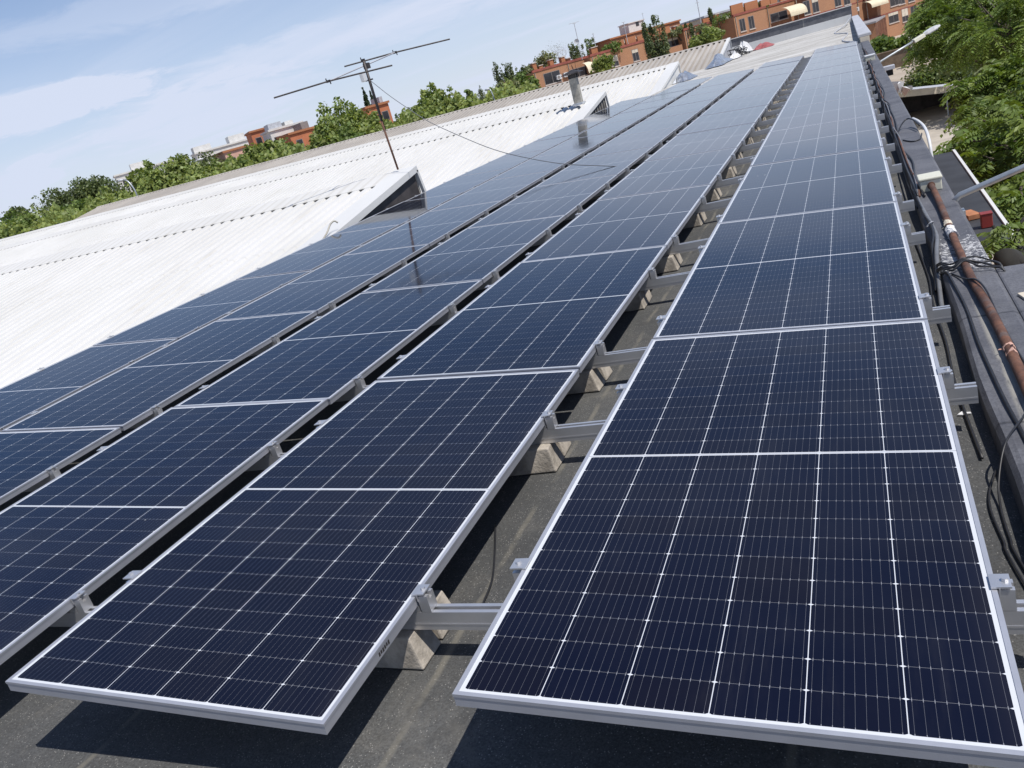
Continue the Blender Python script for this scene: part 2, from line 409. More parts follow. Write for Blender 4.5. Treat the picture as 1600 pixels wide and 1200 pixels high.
def leaf_material(name, col, rough=0.5):
    t = NT(name)
    a = t.n.new('ShaderNodeAttribute'); a.attribute_name = 'tint'
    c = t.mix(1.0, col, a.outputs['Color'], 'MULTIPLY')
    t.set('Base Color', c); t.set('Roughness', rough); t.set('Specular IOR Level', 0.35)
    tr = t.n.new('ShaderNodeBsdfTranslucent')
    t.l.new(t.mix(1.0, c, (1.25, 1.35, 0.55), 'MULTIPLY'), tr.inputs['Color'])
    ms = t.n.new('ShaderNodeMixShader'); ms.inputs[0].default_value = 0.32
    t.l.new(t.bsdf.outputs[0], ms.inputs[1]); t.l.new(tr.outputs[0], ms.inputs[2])
    t.l.new(ms.outputs[0], t.n['Material Output'].inputs['Surface'])
    return t.m
leaf_material('leaf_bright', (0.205, 0.255, 0.075))
leaf_material('leaf_mid', (0.135, 0.190, 0.052))
leaf_material('leaf_dark', (0.115, 0.150, 0.062))
leaf_material('leaf_olive', (0.200, 0.220, 0.115))
leaf_material('leaf_cypress', (0.050, 0.078, 0.040))
leaf_material('leaf_grey', (0.20, 0.185, 0.155))
leaf_material('leaf_ailanthus', (0.128, 0.182, 0.040))
leaf_material('leaf_poplar', (0.130, 0.165, 0.080))

# ------------------------------------------------------------------ mesh helpers
class MB:
    def __init__(s): s.v = []; s.f = []
    def add(s, vs, fs):
        b = len(s.v); s.v += [tuple(p) for p in vs]; s.f += [tuple(b + i for i in f) for f in fs]; return s
    def box(s, x0, x1, y0, y1, z0, z1, M=None):
        vs = [Vector((x, y, z)) for z in (z0, z1) for y in (y0, y1) for x in (x0, x1)]
        if M is not None: vs = [M @ p for p in vs]
        return s.add(vs, [(0, 2, 3, 1), (4, 5, 7, 6), (0, 1, 5, 4), (2, 6, 7, 3), (0, 4, 6, 2), (1, 3, 7, 5)])
    def prism(s, pts, axis_vec, M=None):
        pts = [Vector(p) for p in pts]; n = len(pts); q = [p + Vector(axis_vec) for p in pts]
        vs = pts + q
        if M is not None: vs = [M @ p for p in vs]
        return s.add(vs, [tuple(range(n))[::-1], tuple(range(n, 2 * n))] + [(i, (i + 1) % n, n + (i + 1) % n, n + i) for i in range(n)])
    def tube(s, path, r, n=8, cap=True):
        path = [Vector(p) for p in path]; m = len(path)
        rs = r if isinstance(r, (list, tuple)) else [r] * m
        t0 = (path[1] - path[0]).normalized()
        up = Vector((0, 0, 1)) if abs(t0.z) < 0.9 else Vector((1, 0, 0))
        u = t0.cross(up).normalized(); vs = []
        for i, p in enumerate(path):
            t = (path[min(i + 1, m - 1)] - path[max(i - 1, 0)]).normalized()
            u = (u - t * u.dot(t)).normalized(); w = t.cross(u)
            for k in range(n):
                a = 2 * math.pi * k / n
                vs.append(p + (u * math.cos(a) + w * math.sin(a)) * rs[i])
        fs = []
        for i in range(m - 1):
            for k in range(n):
                a, b = i * n + k, i * n + (k + 1) % n
                fs.append((a, b, b + n, a + n))
        if cap: fs += [tuple(range(n))[::-1], tuple(range((m - 1) * n, m * n))]
        return s.add(vs, fs)
    def mesh(s, name, mat, smooth=False):
        me = bpy.data.meshes.new(name); me.from_pydata(s.v, [], s.f); me.update()
        me.materials.append(MATS[mat])
        bm = bmesh.new(); bm.from_mesh(me); bmesh.ops.recalc_face_normals(bm, faces=bm.faces); bm.to_mesh(me); bm.free()
        if smooth:
            for p in me.polygons: p.use_smooth = True
        return me
    def obj(s, name, mat, parent=None, smooth=False, bevel=0.0, loc=None):
        return link(name, s.mesh(name, mat, smooth), parent, bevel, loc)
def link(name, me, parent=None, bevel=0.0, loc=None):
    o = bpy.data.objects.new(name, me); COL.objects.link(o)
    if parent is not None: o.parent = parent
    if loc is not None: o.location = loc
    if bevel:
        b = o.modifiers.new('bevel', 'BEVEL'); b.width = bevel; b.segments = 2; b.limit_method = 'ANGLE'; b.angle_limit = math.radians(40)
    return o
def tag(o, label=None, cat=None, group=None, kind=None):
    if label: o['label'] = label
    if cat: o['category'] = cat
    if group: o['group'] = group
    if kind: o['kind'] = kind
    return o
def thing(name, label, cat, loc=(0, 0, 0), group=None, rot=None):
    o = bpy.data.objects.new(name, None); COL.objects.link(o); o.location = loc
    o.empty_display_size = 0.2
    if rot is not None: o.rotation_euler = rot
    return tag(o, label, cat, group)
def smooth_path(pts, k=6):
    pts = [Vector(p) for p in pts]; out = []
    for i in range(len(pts) - 1):
        p0, p1, p2, p3 = pts[max(i - 1, 0)], pts[i], pts[i + 1], pts[min(i + 2, len(pts) - 1)]
        for j in range(k):
            t = j / k
            out.append(0.5 * ((2 * p1) + (p2 - p0) * t + (2 * p0 - 5 * p1 + 4 * p2 - p3) * t * t + (3 * p1 - p0 - 3 * p2 + p3) * t ** 3))
    return out + [pts[-1]]
ORD = ['first', 'second', 'third', 'fourth', 'fifth', 'sixth', 'seventh', 'eighth', 'ninth', 'tenth', 'eleventh', 'twelfth',
       'thirteenth', 'fourteenth', 'fifteenth', 'sixteenth', 'seventeenth', 'eighteenth', 'nineteenth', 'twentieth', 'twenty-first',
       'twenty-second', 'twenty-third', 'twenty-fourth', 'twenty-fifth', 'twenty-sixth', 'twenty-seventh']
ZR, ZG = -0.32, -7.0                      # roof deck, street level

# ------------------------------------------------------------------ setting: ground, roof deck
g = MB(); g.add([(-1500, -200, ZG), (1500, -200, ZG), (1500, 2600, ZG), (-1500, 2600, ZG)], [(0, 1, 2, 3)])
tag(g.obj('ground', 'street_ground'), kind='structure')
g = MB(); g.add([(1.9, 22, ZG + .01), (30, 22, ZG + .01), (30, 66, ZG + .01), (1.9, 66, ZG + .01)], [(0, 1, 2, 3)])
tag(g.obj('pavement', 'paving'), kind='structure')
g = MB()
g.box(-6.42, 1.27, -3.0, 41.0, ZR - 0.3, ZR)
g.box(-7.6, 1.27, 41.0, 60.0, ZR - 0.3, ZR)
tag(g.obj('roof_deck', 'bitumen_felt'), kind='structure')

# ------------------------------------------------------------------ solar panels
TILT = 0.0715
ROWS = [  # left edge x, near end y, count, wording
    (0.0, 0.0, 12, 'rightmost row beside the parapet'),
    (-1.5018, -0.0317, 12, 'second row from the parapet'),
    (-2.9887, -0.0133, 12, 'middle row of the five'),
    (-4.616, -0.0056, 13, 'fourth row from the parapet'),
    (-6.2114, -0.0504, 12, 'leftmost row beside the white sheds')]
fr = MB()
def ring(x0, x1, y0, y1, t, z0, z1):
    fr.box(x0, x1, y0, y0 + t, z0, z1); fr.box(x0, x1, y1 - t, y1, z0, z1)
    fr.box(x0, x0 + t, y0 + t, y1 - t, z0, z1); fr.box(x1 - t, x1, y0 + t, y1 - t, z0, z1)
ring(0, PW, 0, PL, 0.0115, -0.0085, 0.0)
ring(0.0016, PW - 0.0016, 0.0016, PL - 0.0016, 0.009, -0.035, -0.0086)
FRAME = fr.mesh('frame', 'anodised_aluminium')
gl = MB(); e = 0.011
gl.add([(e, e, -0.0022), (PW - e, e, -0.0022), (PW - e, PL - e, -0.0022), (e, PL - e, -0.0022)], [(0, 1, 2, 3)])
GLASS = gl.mesh('glass', 'photovoltaic_cells')
uv = GLASS.uv_layers.new(name='UVMap')
for lp in GLASS.loops:
    co = GLASS.vertices[lp.vertex_index].co; uv.data[lp.index].uv = (co.x, co.y)
bk = MB(); bk.add([(e, e, -0.0075), (PW - e, e, -0.0075), (PW - e, PL - e, -0.0075), (e, PL - e, -0.0075)], [(0, 1, 2, 3)])
BACK = bk.mesh('backsheet', 'white_plastic')
for k, (x0, y0, cnt, words) in enumerate(ROWS):
    for n in range(cnt):
        p = thing('solar_panel', '%s solar panel from the near end of the %s' % (ORD[n], words), 'solar panel',
                  (x0, y0 + n * PP, rng.uniform(-0.002, 0.002)), 'solar panels in the five long rows')
        p.rotation_euler = (rng.gauss(0, 0.0012), TILT + rng.gauss(0, 0.0012), rng.gauss(0, 0.0004))
        link('frame', FRAME, p); link('glass', GLASS, p); link('backsheet', BACK, p)
        if k == 1 and n == 0:
            mk = MB()
            for i in range(6):
                yy = 0.275 + i * 0.0105
                mk.box(PW - 0.0016, PW - 0.0010, yy, yy + 0.007, -0.0270 + 0.0015 * math.sin(i * 2.1), -0.0150)
            mk.obj('printed_mark', 'dark_steel', p)

# ------------------------------------------------------------------ rails, clamps, concrete supports
RAIL_Y = [0.50, 1.73, 2.58, 3.93, 4.80, 6.22, 7.32, 8.55, 9.62, 10.86, 11.93, 13.15, 14.22, 15.46, 16.52, 17.75, 18.82, 20.06, 21.12, 22.35, 23.42, 24.66, 25.72, 26.95]
RZ0, RZ1 = -0.206, -0.143
def rail_profile(y, w, z0, z1):           # slotted extrusion, drawn in the y-z plane
    h = w / 2
    return [(y - h, z0), (y + h, z0), (y + h, z1), (y + h * 0.35, z1), (y + h * 0.35, z1 - 0.010), (y + h * 0.62, z1 - 0.012),
            (y + h * 0.62, z1 - 0.026), (y - h * 0.62, z1 - 0.026), (y - h * 0.62, z1 - 0.012), (y - h * 0.35, z1 - 0.010), (y - h * 0.35, z1), (y - h, z1)]
CT, ST = math.cos(TILT), math.sin(TILT)
rb = MB()
pr = rail_profile(0, 0.042, 0, RZ1 - RZ0)
rb.prism([(-6.30, a, b) for a, b in pr], (7.535, 0, 0))
rb.box(-6.30, 1.235, -0.0222, -0.0215, 0.018, 0.024); rb.box(-6.30, 1.235, 0.0215, 0.0222, 0.018, 0.024)
RAIL = rb.mesh('extrusion', 'mill_aluminium')
ZC = -RZ0                                  # so that clamp meshes are drawn in world z relative to the rail base
def clamp_low():
    m = MB(); xr = PW * CT; zt = -PW * ST
    pr2 = [(-0.021, RZ1 + 0.001), (0.021, RZ1 + 0.001), (0.021, zt - 0.006), (0.007, zt - 0.006), (0.007, zt - 0.022), (-0.007, zt - 0.022), (-0.007, zt - 0.006), (-0.021, zt - 0.006)]
    m.prism([(xr + 0.002, a, b + ZC) for a, b in pr2], (0.033, 0, 0))
    m.box(xr - 0.012, xr + 0.029, -0.025, 0.025, zt + 0.0012 + ZC, zt + 0.0052 + ZC)
    m.box(xr + 0.0032, xr + 0.0062, -0.0262, 0.0262, zt - 0.020 + ZC, zt + 0.0008 + ZC)
    m.tube([(xr + 0.018, 0, zt + 0.0054 + ZC), (xr + 0.018, 0, zt + 0.013 + ZC)], 0.0075, 6)
    m.box(xr - 0.045, xr - 0.004, -0.0205, 0.0205, RZ1 + 0.001 + ZC, zt - 0.0385 + ZC)
    return m.mesh('low_clamp', 'mill_aluminium')
def clamp_high():
    m = MB(); z = 0.0
    pr2 = [(-0.021, RZ1 + 0.001), (0.021, RZ1 + 0.001), (0.021, z - 0.012), (0.007, z - 0.012), (0.007, z - 0.03), (-0.007, z - 0.03), (-0.007, z - 0.012), (-0.021, z - 0.012)]
    m.prism([(-0.034, a, b + ZC) for a, b in pr2], (0.032, 0, 0))
    m.box(-0.036, 0.011, -0.024, 0.024, z + 0.0012 + ZC, z + 0.0052 + ZC)
    m.tube([(-0.017, 0, z + 0.0054 + ZC), (-0.017, 0, z + 0.013 + ZC)], 0.0075, 6)
    m.box(0.004, 0.046, -0.0205, 0.0205, RZ1 + 0.001 + ZC, z - 0.0395 + ZC)
    return m.mesh('high_clamp', 'mill_aluminium')
CLO, CHI = clamp_low(), clamp_high()
for i, y in enumerate(RAIL_Y):
    r = thing('mounting_rail', '%s aluminium mounting rail from the near end, crossing under all the panel rows' % ORD[i], 'rail', (0, y, RZ0), 'aluminium rails under the solar panels')
    link('extrusion', RAIL, r)
    for k, (x0, y0, cnt, _) in enumerate(ROWS):
        if y > y0 + cnt * PP: continue
        link('low_clamp', CLO, r, loc=(x0, 0, 0)); link('high_clamp', CHI, r, loc=(x0, 0, 0))
# precast supports: two tapered ribs with a groove between them, standing on a shallow common foot
def support_mesh(seed):
    q = random.Random(seed); m = MB()
    for yo in (-0.070, 0.070):
        j = [q.uniform(-0.006, 0.006) for _ in range(4)]
        x0, x1, h = -0.52, 0.0, 0.112
        vs = [(x0, yo - 0.064, 0.004), (x1 + j[0], yo - 0.064, 0.004), (x1 + j[1], yo + 0.064, 0.004), (x0, yo + 0.064, 0.004),
              (x0 + 0.05, yo - 0.050, h), (x1 - 0.022 + j[2], yo - 0.050, h), (x1 - 0.022 + j[3], yo + 0.050, h), (x0 + 0.05, yo + 0.050, h)]
        m.add(vs, [(3, 2, 1, 0), (4, 5, 6, 7), (0, 1, 5, 4), (1, 2, 6, 5), (2, 3, 7, 6), (3, 0, 4, 7)])
    m.box(-0.50, -0.03, -0.0098, 0.0098, 0.004, 0.040)
    return m.mesh('concrete_support', 'bare_concrete')
SUP = [support_mesh(s) for s in range(4)]
for i, y in enumerate(RAIL_Y):
    o = link('concrete_support', SUP[i % 4], None, 0.006, (-0.405 + rng.uniform(-0.03, 0.055), y + 0.055 + rng.uniform(-0.02, 0.025), ZR))
    o.rotation_euler = (0, 0, rng.gauss(0, 0.05))
    tag(o, '%s concrete support block from the near end, in the gap right of the second row' % ORD[i], 'block', 'concrete blocks under the rails')
for i, y in enumerate(RAIL_Y[:6]):
    o = link('concrete_support', SUP[(i + 2) % 4], None, 0.006, (1.135 + rng.uniform(-0.03, 0.02), y + 0.055, ZR))
    o.rotation_euler = (0, 0, rng.gauss(0, 0.05))
    tag(o, '%s concrete support block from the near end, under the rightmost row by the parapet' % ORD[i], 'block', 'concrete blocks under the rails')

# ------------------------------------------------------------------ parapet with its outer wall
KX0, KX1, KZ = 1.268, 1.500, -0.228
pw = thing('parapet', 'low black bitumen coated parapet with flaked white paint along the right roof edge', 'parapet', (1.4, 0, ZR))
pw_i = lambda o: (setattr(o, 'location', (-1.4, 0, -ZR)), o)[1]
m = MB()
seg = []
ys = [-3.0 + i * 0.25 for i in range(131)]
sec = [(KX0 - 0.004, ZR - 0.05), (KX0 - 0.002, KZ - 0.022), (KX0 + 0.012, KZ - 0.004), (KX0 + 0.03, KZ), (KX1 - 0.02, KZ - 0.002), (KX1, KZ - 0.014), (KX1, KZ - 0.42), (KX0, KZ - 0.42)]
vs = []; nsec = len(sec)
for y in ys:
    wv = 0.006 * math.sin(y * 2.3) + 0.004 * math.sin(y * 5.1 + 1)
    for j, (x, z) in enumerate(sec):
        vs.append((x + (wv if j in (1, 2, 3) else 0), y, z + (0.003 * math.sin(y * 3.7 + j) if j in (2, 3, 4) else 0)))
fs = [(i * nsec + j, i * nsec + (j + 1) % nsec, (i + 1) * nsec + (j + 1) % nsec, (i + 1) * nsec + j) for i in range(len(ys) - 1) for j in range(nsec)]
fs += [tuple(range(nsec))[::-1], tuple(range((len(ys) - 1) * nsec, len(ys) * nsec))]
m.add(vs, fs); pw_i(m.obj('kerb', 'painted_bitumen', pw, smooth=False))
m = MB(); m.box(KX1 + 0.0, 2.9, -3.0, 3.34, KZ - 0.30, KZ - 0.006); pw_i(m.obj('wide_coping', 'painted_bitumen', pw, bevel=0.01))
m = MB(); m.box(KX0 + 0.02, KX1 - 0.01, -3.0, 29.5, ZG, KZ - 0.43); pw_i(m.obj('outer_wall', 'orange_brick', pw))
m = MB(); m.box(KX0, 1.54, 29.5, 60.4, ZG, -0.10); pw_i(m.obj('outer_wall', 'plaster_cream', pw))
m = MB(); m.box(KX0 - 0.06, 1.60, 29.55, 60.4, -0.097, 0.0); pw_i(m.obj('coping', 'far_grey', pw, bevel=0.02))
ew = thing('end_parapet', 'parapet at the far roof end, dark grey with a white painted foot', 'parapet', (-3.0, 60, ZR))
m = MB(); m.box(-4.6, 4.26, 0, 0.25, 0, 0.95); m.obj('wall', 'painted_bitumen', ew)
m = MB(); m.box(-4.6, 4.20, -0.35, -0.003, 0.0, 0.46); m.obj('painted_foot', 'white_trim', ew)
m = MB(); m.box(-4.6, 4.3, -0.05, 0.32, 0.953, 1.0); m.obj('coping', 'plaster_white', ew)

# ------------------------------------------------------------------ things on and along the parapet
pz = KZ + 0.021
pp = smooth_path([(1.372, -2.5, pz), (1.388, 0.8, pz), (1.394, 1.9, pz), (1.394, 2.35, pz), (1.386, 2.75, pz + .004), (1.376, 3.1, pz), (1.374, 3.5, pz + .006), (1.378, 4.0, pz), (1.386, 4.7, pz), (1.384, 5.1, pz + .012), (1.380, 5.38, pz + .020)], 6)
o = MB().tube(pp, 0.0205, 12).obj('conduit_pipe', 'rusty_pipe', smooth=True)
tag(o, 'rusty brown steel pipe lying along the parapet into the cream box', 'pipe')
def wrap(parent, ys, r, mat, seed):
    q = random.Random(seed); pts = []
    for y in ys:
        b = min(pp, key=lambda p: abs(p.y - y)); pts.append((b.x + q.uniform(-.002, .002), y, b.z))
    tb = MB().tube(pts, [r * q.uniform(0.9, 1.12) for _ in ys], 9)
    tb.v = [(x + q.uniform(-.0028, .0028), y + q.uniform(-.012, .012), z + q.uniform(-.0028, .0028)) for x, y, z in tb.v]
    for _ in range(5):
        c = Vector(q.choice(tb.v)); d = Vector((q.uniform(-.02, .02), q.uniform(-.03, .03), q.uniform(0, .018))); w = Vector((q.uniform(-.008, .008), .012, 0))
        tb.add([c, c + d, c + d + w, c + w], [(0, 1, 2, 3)])
    tb.obj('tape_wrap', mat, parent)
wrap(o, [4.22, 4.24, 4.27, 4.30], 0.0225, 'plaster_cream', 1)
wrap(o, [3.98, 4.02, 4.06, 4.10, 4.14], 0.0265, 'rag_white', 2)
wrap(o, [2.10, 2.13, 2.16, 2.19], 0.0220, 'pink_render', 3)
bx = thing('junction_box', 'cream plastic junction box with a lid on the parapet at the rusty pipe end', 'box', (1.379, 5.475, KZ - .003))
MB().box(-0.070, 0.070, -0.092, 0.092, 0, 0.080).obj('box_body', 'cream_plastic', bx, bevel=0.006)
MB().box(-0.077, 0.077, -0.099, 0.099, 0.0805, 0.100).obj('lid', 'cream_plastic', bx, bevel=0.007)
MB().tube([(0.001, -0.108, 0.042), (0.001, -0.0925, 0.042)], 0.026, 12).obj('pipe_gland', 'rusty_pipe', bx)
bx = thing('junction_box', 'small white junction box far along the parapet, past the cream one', 'box', (1.325, 20.1, KZ))
MB().box(-0.10, 0.10, -0.13, 0.13, 0, 0.10).obj('box_body', 'cream_plastic', bx, bevel=0.006)
MB().box(-0.108, 0.108, -0.138, 0.138, 0.1005, 0.125).obj('lid', 'white_plastic', bx, bevel=0.006)

def cable(pts, r, mat, name, label, cat='cable', k=6, group=None):
    return tag(MB().tube(smooth_path(pts, k), r, 8).obj(name, mat, smooth=True), label, cat, group)
kz = KZ + 0.008
cable([(1.345, -1.0, kz), (1.338, 1.0, kz), (1.330, 1.46, kz), (1.318, 1.72, kz + .002), (1.311, 2.0, kz), (1.306, 2.33, kz), (1.310, 2.75, kz), (1.297, 3.12, kz + .004), (1.288, 3.32, kz), (1.272, 3.42, kz - .03), (1.262, 3.55, kz - .07)], 0.0062, 'black_rubber', 'cable', 'single black cable snaking along the top of the parapet left of the rusty pipe')
cable([(1.46, -1.0, kz), (1.445, 1.2, kz), (1.430, 1.9, kz), (1.418, 2.3, kz), (1.412, 2.6, kz + .006), (1.404, 2.85, kz + .038), (1.382, 3.0, kz + .046), (1.352, 3.12, kz + .018), (1.330, 3.22, kz + .004), (1.305, 3.30, kz)], 0.0045, 'black_rubber', 'cable', 'thin black cable crossing over the rusty pipe then following its right side')
for i in range(4):
    o_ = (0.0, 0.030, 0.078, 0.108)[i]; w_ = (.012, -.014, .008, -.006)[i]
    cable([(1.245, 3.62 - o_, -0.27), (1.272, 3.50 - o_, kz + .006), (1.315, 3.42 - o_ * .8 + w_, kz + .010), (1.372, 3.40 - o_ * .45, pz + .027), (1.43, 3.43 - o_ * 1.1 + w_ * 1.5, kz + .020 + w_ * .5), (1.492, 3.42 - o_ * 1.3 - w_, kz + .006), (1.530, 3.36 - o_, kz - .01), (1.548, 3.33 - o_, kz - .10)],
          0.0048, 'black_rubber', 'bundled_cable', '%s strand of the black cable bundle bent across the parapet over the pipe' % ORD[i], group='black cable bundle across the parapet')
cable([(1.274, 5.3, -.222), (1.284, 4.75, -.214), (1.296, 4.4, -.214), (1.302, 4.12, -.214), (1.296, 3.95, -.205), (1.272, 3.72, -.215), (1.256, 3.5, -.26), (1.236, 3.15, -.298), (1.224, 2.9, -.306)], 0.0125, 'grey_conduit', 'flexible_conduit', 'thick grey flexible conduit dropping from the parapet to the roof')
cable([(1.268, 5.5, -.222), (1.277, 4.9, -.212), (1.288, 4.5, -.212), (1.292, 4.2, -.196), (1.282, 4.0, -.208), (1.262, 3.85, -.22), (1.250, 3.6, -.262), (1.228, 3.3, -.300)], 0.0085, 'black_rubber', 'flexible_conduit', 'thinner black conduit tied beside the thick grey one')
cable([(1.3, 4.35, -.21), (1.305, 4.3, -.185), (1.288, 4.27, -.180), (1.262, 4.28, -.205), (1.275, 4.33, -.214), (1.3, 4.35, -.21)], 0.003, 'far_grey', 'cable_tie', 'pale cable tie ring around the grey conduits', 'cable tie')
names = ['black cable running along the inner edge of the far parapet', 'dark brown cable hugging the parapet corner behind the others', 'wavy black cable lying outermost along the far parapet', 'grey cable looping along the far parapet top']
for i, (xb, am, mat, rr) in enumerate(((1.279, .010, 'black_rubber', .0068), (1.293, .012, 'rusty_pipe', .0085), (1.318, .022, 'black_rubber', .007), (1.302, .026, 'grey_conduit', .0065))):
    q = random.Random(40 + i); pts = []
    y = 5.2
    while y < 25:
        pts.append((xb + q.uniform(-am, am), y, kz + .004 + q.uniform(0, .02))); y += q.uniform(0.5, 0.95)
    cable(pts, rr, mat, 'cable', names[i], k=5)
for i, (pts, lab) in enumerate((([(1.255, 15.0, -.29), (1.262, 12.5, -.285), (1.25, 10.4, -.29), (1.262, 8.2, -.28), (1.258, 6.1, -.28), (1.262, 5.0, -.25)], 'black cable in the shaded gutter below the far parapet'),
                                ([(1.20, 4.4, -.305), (1.214, 3.6, -.308), (1.198, 3.1, -.308), (1.206, 2.6, -.308), (1.196, 2.1, -.308), (1.212, 1.5, -.308)], 'thin black cable on the roof between panel clamps and parapet'))):
    cable(pts, 0.005, 'black_rubber', 'cable', lab)
P_ = [hitz(1610, 632, -.205), hitz(1600, 650, -.2), hitz(1572, 690, -.205), hitz(1561, 745, -.27), hitz(1563, 790, -.309), hitz(1578, 840, -.311), hitz(1602, 890, -.311), (1.36, .1, -.311)]
cable(P_, 0.0036, 'black_rubber', 'cable', 'loose black cable falling off the near parapet onto the roof')
P_ = [hitz(1556, 735, -.311), hitz(1546, 770, -.311), hitz(1549, 800, -.311), hitz(1568, 845, -.311), hitz(1588, 890, -.311), (1.33, .1, -.311)]
cable(P_, 0.0034, 'black_rubber', 'cable', 'black cable on the roof left of the one hanging from the parapet')
P_ = [hitz(774, 820, -.313), hitz(773, 862, -.313), hitz(769, 905, -.313), hitz(757, 938, -.313), hitz(748, 960, -.313)]
cable(P_, 0.004, 'black_rubber', 'cable', 'short black cable on the roof in the wide gap between the two nearest rows')
cable([(1.30, 8.35, kz), (1.36, 8.62, kz + .05), (1.42, 8.72, kz + .08), (1.47, 8.60, kz + .075), (1.505, 8.3, kz + .05)], 0.0075, 'black_rubber', 'cable', 'thick black cable arching over the parapet to the white pipe')
cable([(1.33, 7.9, kz), (1.40, 7.7, kz), (1.47, 7.75, kz), (1.503, 8.0, kz + .01)], 0.006, 'black_rubber', 'cable', 'thin black cable lying below the arched one on the parapet')
o = MB().tube(smooth_path([(1.475, 8.72, kz + .070), (1.515, 8.52, kz + .055), (1.548, 8.2, kz + .02), (1.552, 7.85, kz - .07), (1.553, 7.75, kz - .28)], 6), 0.015, 10).obj('drain_pipe', 'white_plastic', smooth=True)
tag(o, 'white plastic elbow pipe bending over the outer edge of the parapet', 'pipe')
b0 = hitz(1599, 463, KZ)
tl_ = MB().box(-.03, .05, -.045, .045, 0, .012).obj('loose_tile', 'plaster_cream', None, bevel=.003, loc=(b0.x + .02, b0.y, KZ - .005)); tl_.rotation_euler = (0, 0, .2)
tag(tl_, 'loose cream tile lying on the wide near part of the parapet', 'tile')
sc = MB(); b0 = hitz(1506, 646, ZR + .006)
sc.prism([(b0.x + dx, b0.y + dy, ZR + .004) for dx, dy in ((-.022, -.008), (-.004, -.014), (.005, -.006), (.024, -.006), (.022, .006), (.004, .008), (-.002, .02), (-.012, .006))], (0, 0, .004))
tag(sc.obj('paper_scrap', 'rag_white'), 'small torn white scrap on the roof beside the right edge of the panels', 'scrap')
wb = thing('wall_box', 'small grey box on the outer parapet face with a dark opening', 'box', (1.58, 17.9, -0.34))
MB().box(-.075, .13, -.12, .12, 0, .075).obj('box_body', 'far_grey', wb, bevel=.006)
MB().box(-.03, .09, -.10, .10, -.11, -.002).obj('opening', 'dark_gap', wb)
rg = MB(); q = random.Random(3)
for i in range(4):
    c = Vector((1.62 + .05 * i, 16.9 - .12 * i, -.52 - .03 * i))
    rg.add([c + Vector((q.uniform(-.13, .13), q.uniform(-.25, .25), q.uniform(-.05, .09))) for _ in range(4)] + [c + Vector((0, 0, -.16))], [(0, 1, 2), (0, 2, 3), (0, 1, 4), (1, 2, 4), (2, 3, 4), (3, 0, 4)])
tag(rg.obj('rag', 'rag_white'), 'crumpled white rag caught on the outer parapet edge', 'rag')

# lower canopy roof beyond the parapet, with what lies on it
cn = thing('canopy_roof', 'lower dark membrane canopy with a white metal edge outside the parapet', 'canopy', (1.51, 8.7, -1.0))
MB().box(0, .50, -2.2, 2.45, -.05, 0).obj('sheet', 'grey_membrane', cn)
MB().box(.503, .533, -2.2, 2.45, -.07, .022).obj('edge_trim', 'white_trim', cn)
for yy in (-1.8, .2, 2.1): MB().prism([(0.02, yy, -.052), (.48, yy, -.052), (.02, yy, -.30)], (0, .03, 0)).obj('bracket', 'galvanised_steel', cn)
rbx = thing('alarm_box', 'small red metal box standing on the dark canopy', 'box', (1.885, 7.05, -.996))
MB().box(-.045, .045, -.045, .045, 0, .12).obj('box_body', 'red_paint', rbx, bevel=.006)
MB().box(-.049, .049, -.049, .049, .1205, .130).obj('lid', 'red_paint', rbx, bevel=.003)
bt = MB().box(-.055, .055, -.11, .11, 0, .05).obj('loose_brick', 'terracotta', None, bevel=.005, loc=(1.80, 7.48, -.996)); bt.rotation_euler = (0, 0, .25)
tag(bt, 'single terracotta brick lying on the dark canopy beside the red box', 'brick')

def lamp_arm(name, label, base, tip, r, head):
    t = thing(name, label, 'street lamp', base)
    v = Vector(tip) - Vector(base)
    MB().tube([v * -.12 + Vector((0, 0, -.05)), v * 0, v * .5, v], r, 10).obj('arm', 'galvanised_steel', t, smooth=True)
    MB().box(-.03, .02, -.05, .05, -.34, -.10).obj('wall_plate', 'galvanised_steel', t)
    if head:
        ax = v.normalized(); side = ax.cross(Vector((0, 0, 1))).normalized(); up = side.cross(ax)
        M = Matrix.Translation(v - ax * .05) @ Matrix((ax, side, up)).transposed().to_4x4()
        h = MB(); h.prism([(0, -.075, -.04), (0, -.055, .04), (0, .055, .04), (0, .075, -.04)], (.26, 0, 0), M); h.obj('ballast_box', 'cream_plastic', t, bevel=.01)
        h = MB(); M2 = M @ Matrix.Translation((.27, 0, .01))
        rgs = [(0, .04, .03), (.06, .065, .04), (.22, .08, .045), (.34, .055, .03), (.39, .02, .01)]
        vs = []
        for x, w, hh in rgs: vs += [(x, -w, -.02), (x, -w * .8, hh), (x, w * .8, hh), (x, w, -.02)]
        fs = [(i * 4 + j, i * 4 + (j + 1) % 4, i * 4 + 4 + (j + 1) % 4, i * 4 + 4 + j) for i in range(4) for j in range(4)] + [(0, 1, 2, 3), (16, 17, 18, 19)]
        h.add([M2 @ Vector(p) for p in vs], fs); h.obj('lamp_head', 'white_plastic', t)
        h = MB(); h.box(.08, .30, -.055, .055, -.045, -.022, M2); h.obj('lamp_lens', 'lamp_glass', t)
    return t
v_far = hity(1430, 63, 20.6) - hity(1375, 96, 20.24)
lamp_arm('wall_lamp', 'lamp with a pale head on a long arm, far along the parapet', hity(1375, 96, 20.24) + Vector((.02, 0, 0)), hity(1430, 63, 20.6), .024, True)
b_near = hitx(1500, 305, 1.52)
lamp_arm('wall_lamp', 'thick grey lamp arm reaching out from the near parapet to the right', b_near, hity(1690, 222, b_near.y - .15), .021, True)

